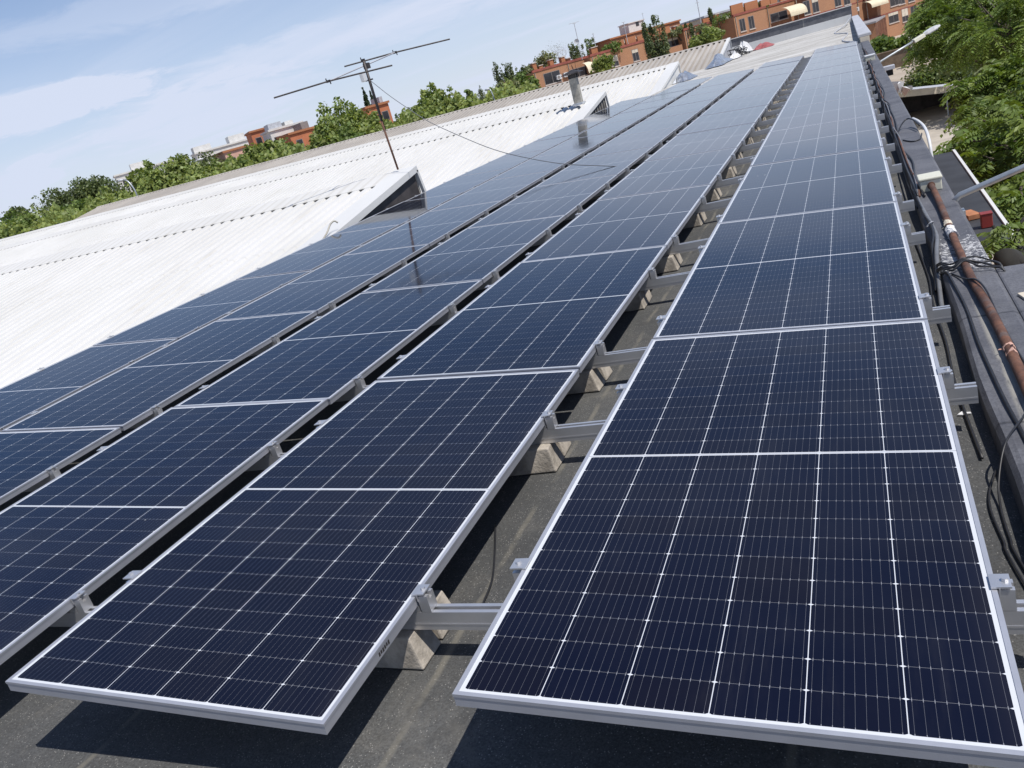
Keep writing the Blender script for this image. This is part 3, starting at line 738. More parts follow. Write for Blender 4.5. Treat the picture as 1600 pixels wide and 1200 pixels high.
# ------------------------------------------------------------------ white saw-tooth sheds
SL = 0.156
def shed(k, y1, z1, xr, x_left, mat, label, pitch, rib, white=True, gable='dark_gable_sheet', vw=.40):
    y0 = y1 - 13.95
    t = thing('shed_roof', label, 'shed', (xr, y1, z1), 'saw-tooth sheds beside the flat roof' if white else None)
    lift = 0.016
    def Z(x, y): return SL * y - lift * x            # local, origin at right end of the ridge
    yc = -0.62 if white else -0.25
    xs, hs = [], []
    x = x_left - xr
    xe = -vw
    while x < xe:
        for fx, h in ((0, 0), (.30, 0), (.42, rib), (.88, rib)): xs.append(x + fx * pitch); hs.append(h)
        x += pitch
    ya = y0 - y1
    yr = [ya + (yc + .12 - ya) * i / 6 for i in range(7)]
    vs = [(x, y, Z(x, y) + h - rib - .012) for y in yr for x, h in zip(xs, hs)]
    n = len(xs)
    fs = [(j * n + i, j * n + i + 1, (j + 1) * n + i + 1, (j + 1) * n + i) for j in range(6) for i in range(n - 1)]
    MB().add(vs, fs).obj('corrugated_sheet', mat, t)
    cap = MB(); xl = x_left - xr
    prof = [(yc, .0), (yc + .02, .012), (-.10, .030), (0.0, .022), (.05, -.05), (.053, -.25)]
    for a, b in zip(prof[:-1], prof[1:]):
        pts = []
        for (yy, dz) in (a, b): pts += [(xl, yy, Z(xl, yy) + dz - .006), (xe + .02, yy, Z(xe, yy) + dz - .006)]
        cap.add(pts, [(0, 1, 3, 2)])
    pts = [(xl, yc, Z(xl, yc) - .006), (xe + .02, yc, Z(xe, yc) - .006), (xe + .02, yc, Z(xe, yc) - .016), (xl, yc, Z(xl, yc) - .016)]
    cap.add(pts, [(0, 1, 2, 3)])
    cap.obj('ridge_cap', mat, t)
    vg = MB(); A, B = (xe - .04), .03
    for (ya2, yb2) in ((ya, -3.2), (-3.2, .05)):
        vg.add([(A, ya2, Z(A, ya2) + .022), (B, ya2, Z(0, ya2) + .022), (B, yb2, Z(0, yb2) + .022), (A, yb2, Z(A, yb2) + .022),
                (A, ya2, Z(A, ya2) - .03), (B, ya2, Z(0, ya2) - .085), (B, yb2, Z(0, yb2) - .085), (A, yb2, Z(A, yb2) - .03)],
               [(0, 1, 2, 3), (1, 5, 6, 2), (0, 3, 7, 4), (4, 7, 6, 5), (0, 4, 5, 1), (3, 2, 6, 7)])
    vg.obj('verge_trim', 'white_trim', t)
    gw = MB(); gw.prism([(-.04, ya, Z(0, ya) - .06), (-.04, 0, -.06), (-.04, 0, -2.3), (-.04, ya, -2.3 - .2)], (-.06, 0, 0)); gw.obj('gable_wall', gable, t)
    bw = MB(); bw.box(xl, -.06, .0535, .10, -2.3, -.05); bw.obj('north_light', mat, t)
    bt = MB(); bt.prism([(-.03, .0, -.05), (-.03, .07, -.05), (-.03, .17, -.62), (-.03, .10, -.62)], (.06, 0, 0)); bt.obj('corner_trim', 'white_trim', t)
    return t
shed(0, 12.5, .433, -6.40, -46, 'white_roof_sheet', 'nearest white corrugated saw-tooth shed with a dark gable end under the mast', .25, .058)
shed(1, 26.5, .44, -6.40, -80, 'white_roof_sheet', 'second white corrugated saw-tooth shed, the one carrying the chimney', .25, .058)
shed(2, 40.5, .50, -6.40, -110, 'white_roof_sheet', 'third white saw-tooth shed with a pale metal gable end', .25, .058, True, 'white_trim')
shed(3, 54.5, .80, -5.60, -59.96, 'fibre_cement_sheet', 'farthest shed with an old grey beige corrugated roof', .34, .085, False, 'far_grey', .12)

# dark lattice inside the second gable
lt = MB(); o = (-6.40, 26.5, .44)
for i in range(9):
    y = -2.7 + i * .3; h = SL * y
    lt.box(-.036, -.020, y, y + .05, -.75, h - .16)
lt.box(-.036, -.018, -2.9, -.02, -.62, -.56)
par = [q_ for q_ in bpy.data.objects if q_.name.startswith('shed_roof')][1]
lt.obj('gable_lattice', 'weathered_metal', par)

# vent stub on the first shed, by the panels
b0 = hitx(516, 362, -6.45)
tag(MB().tube(smooth_path([b0 + Vector((0, -.35, -.10)), b0 + Vector((0, -.1, .0)), b0 + Vector((0.02, .03, .10)), b0 + Vector((.06, .10, .13)), b0 + Vector((.10, .12, .09))], 4), .013, 8).obj('vent_pipe', 'weathered_metal', smooth=True),
    'small bent grey vent pipe at the low edge of the nearest shed', 'pipe')

# chimney
ch = thing('chimney', 'square weathered metal chimney with a black cowl on the second white shed', 'chimney', (-6.98, 25.35, .33))
MB().prism([(-.125, -.11, 0), (.125, -.11, 0), (.125, .11, 0), (-.125, .11, 0)], (0, 0, .80)).obj('flue', 'weathered_metal', ch, bevel=.008)
MB().box(-.16, .16, -.15, .15, -.02, .05).obj('flashing', 'torn_foil', ch)
m = MB()
for sx in (-.11, .11):
    for sy in (-.095, .095): m.box(sx - .015, sx + .015, sy - .015, sy + .015, .80, .93)
m.box(-.105, .105, -.09, .09, .795, .92)
m.obj('cowl_legs', 'dark_steel', ch)
m = MB(); m.add([(-.30, -.27, .93), (.30, -.27, .93), (.30, .27, .93), (-.30, .27, .93), (-.28, -.25, .955), (.28, -.25, .955), (.28, .25, .955), (-.28, .25, .955), (0, 0, 1.05)],
              [(3, 2, 1, 0), (0, 1, 5, 4), (1, 2, 6, 5), (2, 3, 7, 6), (3, 0, 4, 7), (4, 5, 8), (5, 6, 8), (6, 7, 8), (7, 4, 8)])
m.obj('cowl', 'dark_steel', ch)

# aerial on its mast
MB_ = hity(622, 265, 12.42); DM = 15.1
an = thing('television_aerial', 'tall aerial with two long rods on a thin rusty mast standing on the nearest shed', 'aerial', MB_)
L = lambda p: Vector(p) - MB_
top = hity(568, 95, 12.42)
mid = hity(596, 190, 12.42)
MB().tube([(0, 0, 0), L(mid)], .019, 8).obj('mast', 'rusty_pipe', an, smooth=True)
MB().tube([L(hity(600, 205, 12.42)) + Vector((0, .03, 0)), L(top)], .026, 8).obj('upper_mast', 'dark_steel', an, smooth=True)
d1, d2 = DM * .945, DM * 1.055
c1, c2 = pix(513, 127, d1), pix(617, 82, d2)
MB().tube([L(c1), L(c2)], .013, 6).obj('boom', 'far_grey', an)
MB().tube([L(pix(428, 153, d1)), L(c1), L(pix(613, 102, d1))], .015, 6).obj('rod', 'dark_steel', an)
MB().tube([L(pix(538, 104, d2)), L(c2), L(pix(703, 61, d2))], .015, 6).obj('rod', 'dark_steel', an)
for c in (c1, c2, pix(567, 94, DM)):
    m = MB(); cc = L(c)
    m.box(cc.x - .03, cc.x + .03, cc.y - .02, cc.y + .02, cc.z - .02, cc.z + .02); m.box(cc.x - .04, cc.x - .028, cc.y - .009, cc.y + .009, cc.z - .02, cc.z + .055); m.box(cc.x + .028, cc.x + .04, cc.y - .009, cc.y + .009, cc.z - .055, cc.z + .02)
    m.obj('rod_clamp', 'dark_steel', an)
cc = L(pix(573, 103, DM)); MB().box(cc.x - .05, cc.x + .05, cc.y - .05, cc.y + .05, cc.z - .05, cc.z + .05).obj('boom_clamp', 'dark_steel', an, bevel=.01)
cc = L(pix(568, 121, DM - .1)); MB().box(cc.x - .045, cc.x + .035, cc.y - .05, cc.y + .05, cc.z - .075, cc.z + .075).obj('amplifier_box', 'white_plastic', an, bevel=.012)
cc = L(pix(577, 125, DM)); MB().box(cc.x - .07, cc.x + .07, cc.y - .02, cc.y + .02, cc.z - .012, cc.z + .012).obj('box_bracket', 'dark_steel', an)
W0, W1 = hity(579, 126, 12.42), Vector((-1.93, 9.9, -.10))
wp = [hity(579, 126, 12.42), hity(608, 149, 12.2), hity(640, 171, 12.0), hity(672, 191, 11.75), hity(720, 213, 11.3), hity(770, 233, 10.8), hity(820, 246, 10.45), hity(880, 256, 10.15), hity(940, 259, 10.0), W1]
tag(MB().tube(smooth_path(wp, 5), .0055, 6).obj('aerial_cable', 'grey_conduit', smooth=True), 'slack black cable sagging from the aerial mast down over the panels', 'cable')

# clutter at the far end of the sheds
def crumple(name, mat, label, cat, c, sx, sy, sz, seed):
    q = random.Random(seed); m = MB(); n1, n2 = 9, 7; vs = []
    for i in range(n1):
        for j in range(n2):
            u, w = i / (n1 - 1) - .5, j / (n2 - 1) - .5
            h = max(0, 1 - 2.2 * max(abs(u), abs(w))) ** .6
            vs.append((c[0] + u * sx + q.uniform(-.05, .05) * sx, c[1] + w * sy + q.uniform(-.05, .05) * sy, c[2] + sz * h * q.uniform(.55, 1.0)))
    fs = [(i * n2 + j, (i + 1) * n2 + j, (i + 1) * n2 + j + 1, i * n2 + j + 1) for i in range(n1 - 1) for j in range(n2 - 1)]
    return tag(m.add(vs, fs).obj(name, mat), label, cat)
crumple('foil_flashing', 'torn_foil', 'torn silver flashing crumpled at the end of the grey shed', 'flashing', (-5.5, 47.2, -.28), .9, 4.6, .62, 1)
crumple('foil_flashing', 'torn_foil', 'folded pale metal flashing at the foot of the third shed gable', 'flashing', (-6.0, 38.9, -.30), .9, 1.8, .5, 2)
crumple('plastic_sack', 'rag_white', 'white plastic sack lying near the silver flashing', 'sack', (-5.0, 50.5, -.28), .5, 2.0, .42, 3)
crumple('plastic_sack', 'rag_white', 'large white sheet propped beside the red tarpaulin', 'sheet', (-4.95, 54.6, -.28), .9, 2.0, .95, 4)
crumple('tarpaulin', 'red_tarpaulin', 'crumpled red tarpaulin at the far corner of the roof', 'tarpaulin', (-3.95, 56.4, -.30), 1.2, 2.4, .42, 5)
q = random.Random(9); m = MB()
for i in range(7):
    c = Vector((-4.7 + q.uniform(-.4, .4), 52.6 + q.uniform(-1.2, 1.2), -.27))
    m.tube(smooth_path([c + Vector((q.uniform(-.8, .8), q.uniform(-1.6, 1.6), q.uniform(0, .45))) for _ in range(6)], 4), .022, 5)
tag(m.obj('cable_tangle', 'black_rubber'), 'tangle of black cables dumped near the red tarpaulin', 'cable')
cable([(1.2, 31, -.27), (.7, 36, -.30), (.9, 42, -.30), (.3, 47, -.30), (.8, 53, -.2), (1.1, 57, 0)], .03, 'far_grey', 'cable', 'grey cable lying on the pale far roof beside the parapet')

# ------------------------------------------------------------------ brick apartment block behind the roof
F0 = pix(832, 114, 115.0)
F1 = hitz(1197, 12, F0.z)
UX = (F1 - F0); UX.z = 0; UX.normalize()
NY = Vector((-UX.y, UX.x, 0))                      # points away from the camera, into the block
if NY.dot(F0 - CAM) < 0: NY = -NY
FB = Vector((F0.x, F0.y, ZG))
FROT = math.atan2(UX.y, UX.x)
def fac(px, py, off=0.0):
    q = ray(px, py); o = CAM - (F0 + NY * off)
    p = CAM + q * (-o.dot(NY) / q.dot(NY))
    return (p - F0).dot(UX), p.z - ZG
ROOFY = lambda px: 114 - (px - 832) * .278
ab = thing('apartment_block', 'long orange brick apartment block with dark windows behind the far roof end', 'building', FB, None, (0, 0, FROT))
bays = [(832, 884, 0.0), (884, 922, 1.6), (922, 1004, 0.0), (1004, 1068, 1.6), (1068, 1124, 0.0)]
walls = MB()
ZT = F0.z - ZG
def slab(u0, u1, off, zt, depth=11.0, terr=.0):
    walls.box(u0, u1, off, off + depth, 0, zt)
    MB().box(u0 - .06, u1 + .06, off - .09, off + .28, zt + .003, zt + .30).obj('coping', 'red_coping', ab)
for a, b, off in bays: slab(fac(a, ROOFY(a), off)[0] + .01, fac(b, ROOFY(b), off)[0] - .01, off, ZT)
ub = fac(1124, ROOFY(1124))[0]
ofs = -4.6
ZT2 = fac(1197, 12, ofs)[1]
bays2 = [(1146, 1196, ofs), (1196, 1241, ofs + 2.6), (1241, 1334, ofs), (1334, 1347, ofs + 2.2), (1347, 1450, ofs)]
pr_ = fac(1145, ROOFY(1145), ofs)[0]
for a, b, off in bays2:
    u0, u1 = fac(a, ROOFY(a), off)[0], fac(b, ROOFY(b), off)[0]
    slab(max(u0, pr_) + .01, u1 - .01, off, ZT2); pr_ = u1
UEND = pr_
walls.obj('brick_wall', 'orange_brick', ab)
for a, b, off in bays + bays2:
    u0_, u1_ = fac(a, ROOFY(a), off)[0] + .05, fac(b, ROOFY(b), off)[0] - .05
    zt_ = ZT if (a, b, off) in bays else ZT2
    bnd = [zt_ - 3.05, zt_ - 6.1]
    for zb in bnd: MB().box(u0_, u1_, off - .035, off - .002, zb, zb + .16).obj('floor_band', 'red_coping', ab)
    MB().tube([(u0_ + .25, off - .07, .2), (u0_ + .25, off - .07, zt_ - .1)], .055, 6).obj('downpipe', 'weathered_metal', ab)
def window(px, py, w, h, off, parent=ab, blind=0.0, sill=True):
    w *= 1.1; h *= 1.08
    if not blind and rng.random() < .4: blind = rng.uniform(.2, .6)
    u0 = fac(px - w / 2, py + w * .139, off)[0]; u1 = fac(px + w / 2, py - w * .139, off)[0]
    zc = fac(px, py, off)[1]; d = (FB + UX * u0 - CAM).length; hm = h * d / FPX / 1.0
    z0, z1 = zc - hm / 2, zc + hm / 2
    m = MB(); t = .07
    m.box(u0, u1, off - .03, off + .02, z1 - t, z1); m.box(u0, u1, off - .03, off + .02, z0, z0 + t)
    m.box(u0, u0 + t, off - .03, off + .02, z0 + t, z1 - t); m.box(u1 - t, u1, off - .03, off + .02, z0 + t, z1 - t)
    m.box((u0 + u1) / 2 - .03, (u0 + u1) / 2 + .03, off - .025, off + .02, z0 + t, z1 - t)
    f = m.obj('window', 'window_frame', parent)
    m = MB(); m.box(u0 + t, u1 - t, off - .012, off + .01, z0 + t, z1 - t); m.obj('pane', 'window_dark', f)
    if blind:
        m = MB(); m.box(u0 + t, u1 - t, off - .022, off - .0125, z1 - t - (z1 - z0) * blind, z1 - t); m.obj('blind', 'plaster_cream', f)
    if sill:
        m = MB(); m.box(u0 - .08, u1 + .08, off - .12, off + .01, z0 - .12, z0 - .002); m.obj('sill', 'stone_sill', f)
for a in ((863, 121, 23, 15, 0), (951, 97, 8, 13, 0), (961, 95, 9, 14, 0), (993, 86, 9, 15, 0), (1084, 57, 8, 12, 0, ab, .4), (1097, 53, 8, 12, 0), (1110, 50, 7, 12, 0)): window(*a)
window(904, 113, 26, 12, 1.6); window(1054, 65, 28, 11, 1.6)
for a in ((1160, 39, 8, 15, ofs), (1174, 35, 8, 15, ofs), (1260.5, 12, 9, 16, ofs), (1274, 8.5, 9, 16, ofs), (1309, 3, 9, 10, ofs), (1323, -1, 9, 12, ofs), (1414, 22.5, 9, 16, ofs), (1428, 19, 9, 15, ofs),
          (1419, 46, 9, 15, ofs), (1435, 42, 9, 15, ofs), (1424, 69, 9, 13, ofs), (1408, -4, 9, 15, ofs), (1423, -8, 9, 15, ofs)): window(*a)
window(1217, 25, 24, 10, ofs + 2.6); window(1396, 27, 14, 12, ofs, ab, .0); window(1398, 1, 14, 11, ofs)
for a in ((1263, 32, 8, 3.4, ofs), (1276, 28, 8, 3.4, ofs), (1311, 18.5, 9, 4, ofs), (1325, 14, 9, 4, ofs)): window(*a, ab, 0, False)
def awning(px0, py0, px1, py1, off, drop, out, name='awning'):
    u0, z = fac(px0, py0, off); u1 = fac(px1, py1, off)[0]
    m = MB(); n = 7
    for i in range(n):
        a0, a1 = math.pi / 2 * i / n, math.pi / 2 * (i + 1) / n
        p = [(off - .02 - out * math.sin(a), z - drop * (1 - math.cos(a))) for a in (a0, a1)]
        m.add([(u0, p[0][0], p[0][1]), (u1, p[0][0], p[0][1]), (u1, p[1][0], p[1][1]), (u0, p[1][0], p[1][1])], [(0, 1, 2, 3)])
    m.box(u0, u1, off - out - .05, off - out, z - drop - .25, z - drop)
    m.obj(name, 'awning_cloth', ab)
awning(909, 99, 921, 96, 0.6, 1.3, 1.2); awning(1221, 13, 1247, 6, ofs + .2, 1.3, 1.6); awning(1348, 4, 1374, -3, ofs + .2, .9, 1.6)
for i, (px, py, off) in enumerate(((883, 117, 0), (1252, 15, ofs), (1337, 15, ofs + 1), (1246, 20, ofs), (872, 121, 0))):
    u, z = fac(px, py, off); m = MB(); m.box(u - .40, u + .40, off - .38, off - .02, z - .3, z + .3); f = m.obj('air_conditioner', 'white_plastic', ab)
    m = MB(); m.tube([(u - .1, off - .40, z), (u - .1, off - .381, z)], .22, 14); m.obj('fan_grille', 'window_frame', f)
# balcony walls in the recesses
for a, b, py, off in ((886, 921, 133, .35), (1006, 1066, 82, .35), (1197, 1240, 42, ofs + .4)):
    u0, z = fac(a, py + (b - a) * .07, off); u1 = fac(b, py - (b - a) * .2, off)[0]
    m = MB(); m.box(u0 + .03, u1 - .03, off, off + .2, z - 1.6, z); m.obj('balcony_wall', 'plaster_cream' if off < 0 else 'orange_brick', ab)
# set-back upper storey, roof terraces, chimneys
su0, su1 = fac(953, 62, 6)[0], fac(1062, 34, 6)[0]
zt = fac(958, 61, 6)[1]
m = MB(); m.box(su0, su1, 6, 10.5, ZT, zt); m.obj('upper_storey', 'orange_brick', ab)
m = MB(); m.box(su0 - .15, su1 + .15, 5.8, 10.7, zt + .003, zt + .22); m.obj('upper_coping', 'terracotta', ab)
for i in range(4):
    px = 972 + i * 24; window(px, 69 - i * 6.7, 9, 10, 6, ab, .3 * (i % 2), False)
wu0, wz0 = fac(984, 52, 8); wu1, wz1 = fac(1006, 33, 8)
m = MB(); m.box(wu0, wu1, 8, 10.4, zt + .23, wz1 + .2); wr = m.obj('roof_room', 'plaster_white', ab)
m = MB(); m.box(wu0 + 1.5, wu0 + 2.1, 7.96, 8.02, zt + 1.0, zt + 1.7); m.obj('window', 'window_dark', wr)
m = MB(); m.box(wu0 - .15, wu1 + .15, 7.85, 10.5, wz1 + .203, wz1 + .32); m.obj('roof_slab', 'plaster_white', wr)
ter = lambda *a: MB().box(*a).obj('terrace_wall', 'terracotta', ab)
for a, b, off, h in ((960, 1066, .5, .9), (1066, 1124, 3.0, .7)):
    u0, u1 = fac(a, ROOFY(a), off)[0], fac(b, ROOFY(b), off)[0]
    for s in range(int((u1 - u0) / 2.2)):
        if rng.random() < .75: ter(u0 + s * 2.2 + .1, u0 + s * 2.2 + 2.0, off, off + .25, ZT + .31, ZT + .31 + h * rng.uniform(.7, 1.1))
u0, u1 = fac(1146, ROOFY(1146), ofs)[0], UEND
s = u0 + .4
while s < u1 - 2:
    w = rng.uniform(1.2, 3.0); ter(s, s + w, ofs + .6, ofs + .85, ZT2 + .31, ZT2 + .31 + rng.uniform(.7, 1.35)); s += w + rng.uniform(.05, .9)
for px, off in ((836, 2), (845, 3), (862, 2), (880, 2), (888, 3), (927, 2), (931, 2.6), (1055, 3), (1120, 2.4)):
    u = fac(px, ROOFY(px), off)[0]; m = MB(); h = rng.uniform(.6, 1.2)
    m.box(u - .32, u + .32, off - .3, off + .3, ZT, ZT + h); c_ = m.obj('chimney', 'terracotta', ab)
    m = MB(); m.box(u - .40, u + .40, off - .38, off + .38, ZT + h + .003, ZT + h + .12); m.obj('cap', 'stone_sill', c_)
# second roof far behind with pergola
pu0, pz_ = fac(1100, 30, 14); pu1, _ = fac(1260, -6, 14)
m = MB(); m.box(pu0, pu1, 14, 20, ZT, pz_ + .2); m.obj('rear_storey', 'plaster_cream', ab)
m = MB(); m.box(pu0 - .3, pu1 + .3, 13.6, 20.3, pz_ + .203, pz_ + .5); m.obj('rear_coping', 'far_grey', ab)

def roof_mast(name, label, px0, py0, px1, py1, d, arms, r=.045):
    b = pix(px0, py0, d); t_ = pix(px1, py1, d); t = thing(name, label, 'aerial', b)
    v = t_ - b; v = Vector((v.x * .3, v.y * .3, v.z))
    MB().tube([(0, 0, -1.5), v], r, 6).obj('mast', 'far_grey', t)
    m = MB(); ax = UX
    for f, w in arms: m.tube([v * f - ax * w, v * f + ax * w], r * .6, 5)
    m.obj('elements', 'far_grey', t)
    return t
roof_mast('roof_aerial', 'tall aerial with a short crossbar and dish standing on the left brick roof', 906, 76, 897, 36, 118, ((1.0, .9), (.97, .3)))
m = MB(); n = 10; rr_ = .38
m.add([(0, 0, 0)] + [(rr_ * math.cos(2 * math.pi * i / n), -.12, rr_ * math.sin(2 * math.pi * i / n)) for i in range(n)], [(0, 1 + i, 1 + (i + 1) % n) for i in range(n)])
ds = m.obj('dish', 'white_plastic', [q_ for q_ in bpy.data.objects if q_.name.startswith('roof_aerial')][0], loc=(-.1, -.3, 1.0))
roof_mast('roof_aerial', 'aerial with several crossbars on the set-back upper storey', 978, 52, 973, 35, 121, ((1.0, .3), (.8, .7), (.55, .4)), .05)
roof_mast('roof_aerial', 'thin lattice aerial rising behind the dark poplars', 931, 74, 927, 52, 122, ((.95, .2), (.7, .25), (.4, .3)))
roof_mast('roof_aerial', 'tall slim aerial against the sky above the roof terrace plants', 1094, 29, 1088, -4, 128, ((.75, .35), (.9, .2), (.5, .15)), .06)
roof_mast('roof_aerial', 'faint thin aerial on the white roof room', 1006, 34, 1004, 20, 123, ((.9, .2),), .03)

# low annex with slatted brown side beyond the roof end
an0, an1 = hitz(1341, 40, -3.2), hitz(1386, 14, -3.2)
ax_ = thing('annex', 'low annex with a grey flat roof and a brown slatted side wall', 'building', (an0.x, an0.y, ZG))
ad = Vector((an1.x - an0.x, an1.y - an0.y, 0)); alen = min(ad.length, 70); ad.normalize(); al = Vector((ad.y, -ad.x, 0))
arot = math.atan2(ad.y, ad.x); ax_.rotation_euler = (0, 0, arot)
AH = -3.2 - ZG
sl_w = 2.2
MB().box(0, alen, -sl_w, 9.5, 0, AH - .25).obj('block', 'orange_brick', ax_)
MB().box(-.3, alen + .3, -sl_w - .3, 9.8, AH - .247, AH).obj('flat_roof', 'grey_flat_roof', ax_)
m = MB(); i = 0.0
while i < alen: m.box(i, i + .22, -sl_w - .42, -sl_w - .06, .3, AH - .26); i += 2.0
m.obj('slat_posts', 'brown_slats', ax_)
m = MB(); i = 1.0
while i < alen: m.box(i - .35, i + .35, -sl_w - .30, -sl_w - .04, .3, AH - .30); i += 2.0
m.obj('slat_panels', 'red_coping', ax_)
m = MB(); m.box(.5, 1.2, 1.0, 1.6, AH + .003, AH + 1.3); m.obj('roof_vent', 'plaster_white', ax_)

# ------------------------------------------------------------------ far buildings among the left trees
def far_block(label, px0, px1, ytop, ybot, d, mat, roof='plaster_white', wins=3, extra=None):
    b0 = pix(px0, ytop, d); b1 = hitz(px1, ytop - (px1 - px0) * .275, b0.z)
    if abs((b1 - CAM).length - (b0 - CAM).length) > 60 or (b0.z - CAM.z) < 2:
        b1 = pix(px1, ytop - (px1 - px0) * .275, d); 
    u = b1 - b0; u.z = 0; w = u.length; rot = math.atan2(u.y, u.x)
    t = thing('house', label, 'building', (b0.x, b0.y, ZG), None, (0, 0, rot)); H = b0.z - ZG
    MB().box(0, w, 0, 9, 0, H).obj('wall', mat, t)
    MB().box(-.25, w + .25, -.25, 9.25, H + .003, H + .35).obj('roof', roof, t)
    m = d / FPX
    for i in range(wins):
        x = w * (i + .5) / wins
        f = MB().box(x - .6, x + .6, -.05, .05, H - 2.6, H - 1.1).obj('window', 'window_frame', t)
        MB().box(x - .5, x + .5, -.06, -.052, H - 2.5, H - 1.2).obj('pane', 'window_dark', f)
    if extra:
        for (fx0, fx1, h, mt) in extra:
            MB().box(w * fx0, w * fx1, 1.5, 6, H + .353, H + .353 + h).obj('roof_room', mt, t)
    return t
far_block('white low building far left, half hidden behind the trees', 180, 270, 276, 300, 190, 'plaster_white', wins=4, extra=((.3, .6, 1.4, 'plaster_white'),))
far_block('long white building with roof rooms above the left trees', 306, 395, 241, 262, 185, 'plaster_white', wins=5, extra=((0.0, .3, 1.2, 'plaster_white'), (.62, .9, 1.5, 'plaster_white')))
far_block('small salmon house among the left trees below the white building', 350, 386, 239, 262, 150, 'pink_render', 'terracotta', 2)
far_block('orange block rising above the left trees', 391, 427, 208, 240, 160, 'orange_render', 'terracotta', 2)
far_block('white house with grey roof structures between the two orange blocks', 421, 472, 206, 236, 150, 'plaster_white', 'plaster_white', 3, ((.05, .45, 1.0, 'far_grey'), (.55, .8, .7, 'plaster_white')))
far_block('long orange building just left of the big round tree', 452, 498, 211, 240, 145, 'orange_render', 'terracotta', 2, ((.55, .8, 1.2, 'window_frame'),))
far_block('orange building behind the aerial mast', 572, 606, 170, 215, 140, 'orange_render', 'terracotta', 2, ((.8, .95, 1.0, 'far_grey'),))

# ------------------------------------------------------------------ trees
def tint_attr(me, cols):
    a = me.color_attributes.new('tint', 'FLOAT_COLOR', 'POINT')
    a.data.foreach_set('color', np.ascontiguousarray(np.c_[cols, np.ones(len(cols))], dtype=np.float32).ravel())
def quads_mesh(name, V, mat, cols):           # V: (n,4,3)
    n = len(V); me = bpy.data.meshes.new(name)
    me.vertices.add(n * 4); me.vertices.foreach_set('co', V.astype(np.float32).ravel())
    me.loops.add(n * 4); me.loops.foreach_set('vertex_index', np.arange(n * 4, dtype=np.int32))
    me.polygons.add(n); me.polygons.foreach_set('loop_start', np.arange(n, dtype=np.int32) * 4)
    me.update(calc_edges=True); me.validate()
    me.materials.append(MATS[mat]); tint_attr(me, np.repeat(cols, 4, axis=0)); return me
def unit(v): return v / (np.linalg.norm(v, axis=-1, keepdims=True) + 1e-9)
def leaf_quads(P, N, size, aspect, g):
    n = len(P); T = unit(np.cross(N, g.normal(size=(n, 3)))); B = np.cross(N, T)
    s = size * g.uniform(.6, 1.35, (n, 1)); h = s * aspect
    return np.stack([P - T * s * .5, P + B * h * .5, P + T * s * .5, P - B * h * .5], 1)
def tints(n, g, clump=None, amp=.22):
    v = g.uniform(1 - amp, 1 + amp, (n, 1)); y = g.uniform(-.12, .16, (n, 1))
    c = np.c_[v * (1 + y), v * (1 + y * .35), v * (1 - y * .5)]
    return c if clump is None else c * clump
def trunk_mb(H, r, targets, g, bend=.3):
    m = MB(); p0 = Vector((0, 0, -.2)); p1 = Vector((g.normal() * bend, g.normal() * bend, H * .5)); p2 = Vector((g.normal() * bend, g.normal() * bend, H))
    m.tube(smooth_path([p0, p1, p2], 5), [r * (1 - .55 * i / 10) for i in range(11)], 8)
    for t_ in targets:
        t_ = Vector(t_); s = p1.lerp(p2, g.uniform(.2, 1.0)); md = s.lerp(t_, .5) + Vector((g.normal() * .2, g.normal() * .2, -.1 * (t_ - s).length))
        pth = smooth_path([s, md, t_], 4); m.tube(pth, [r * .42 * (1 - .8 * i / (len(pth) - 1)) for i in range(len(pth))], 5)
    return m
TREE_GROUP = 'trees behind the white sheds'
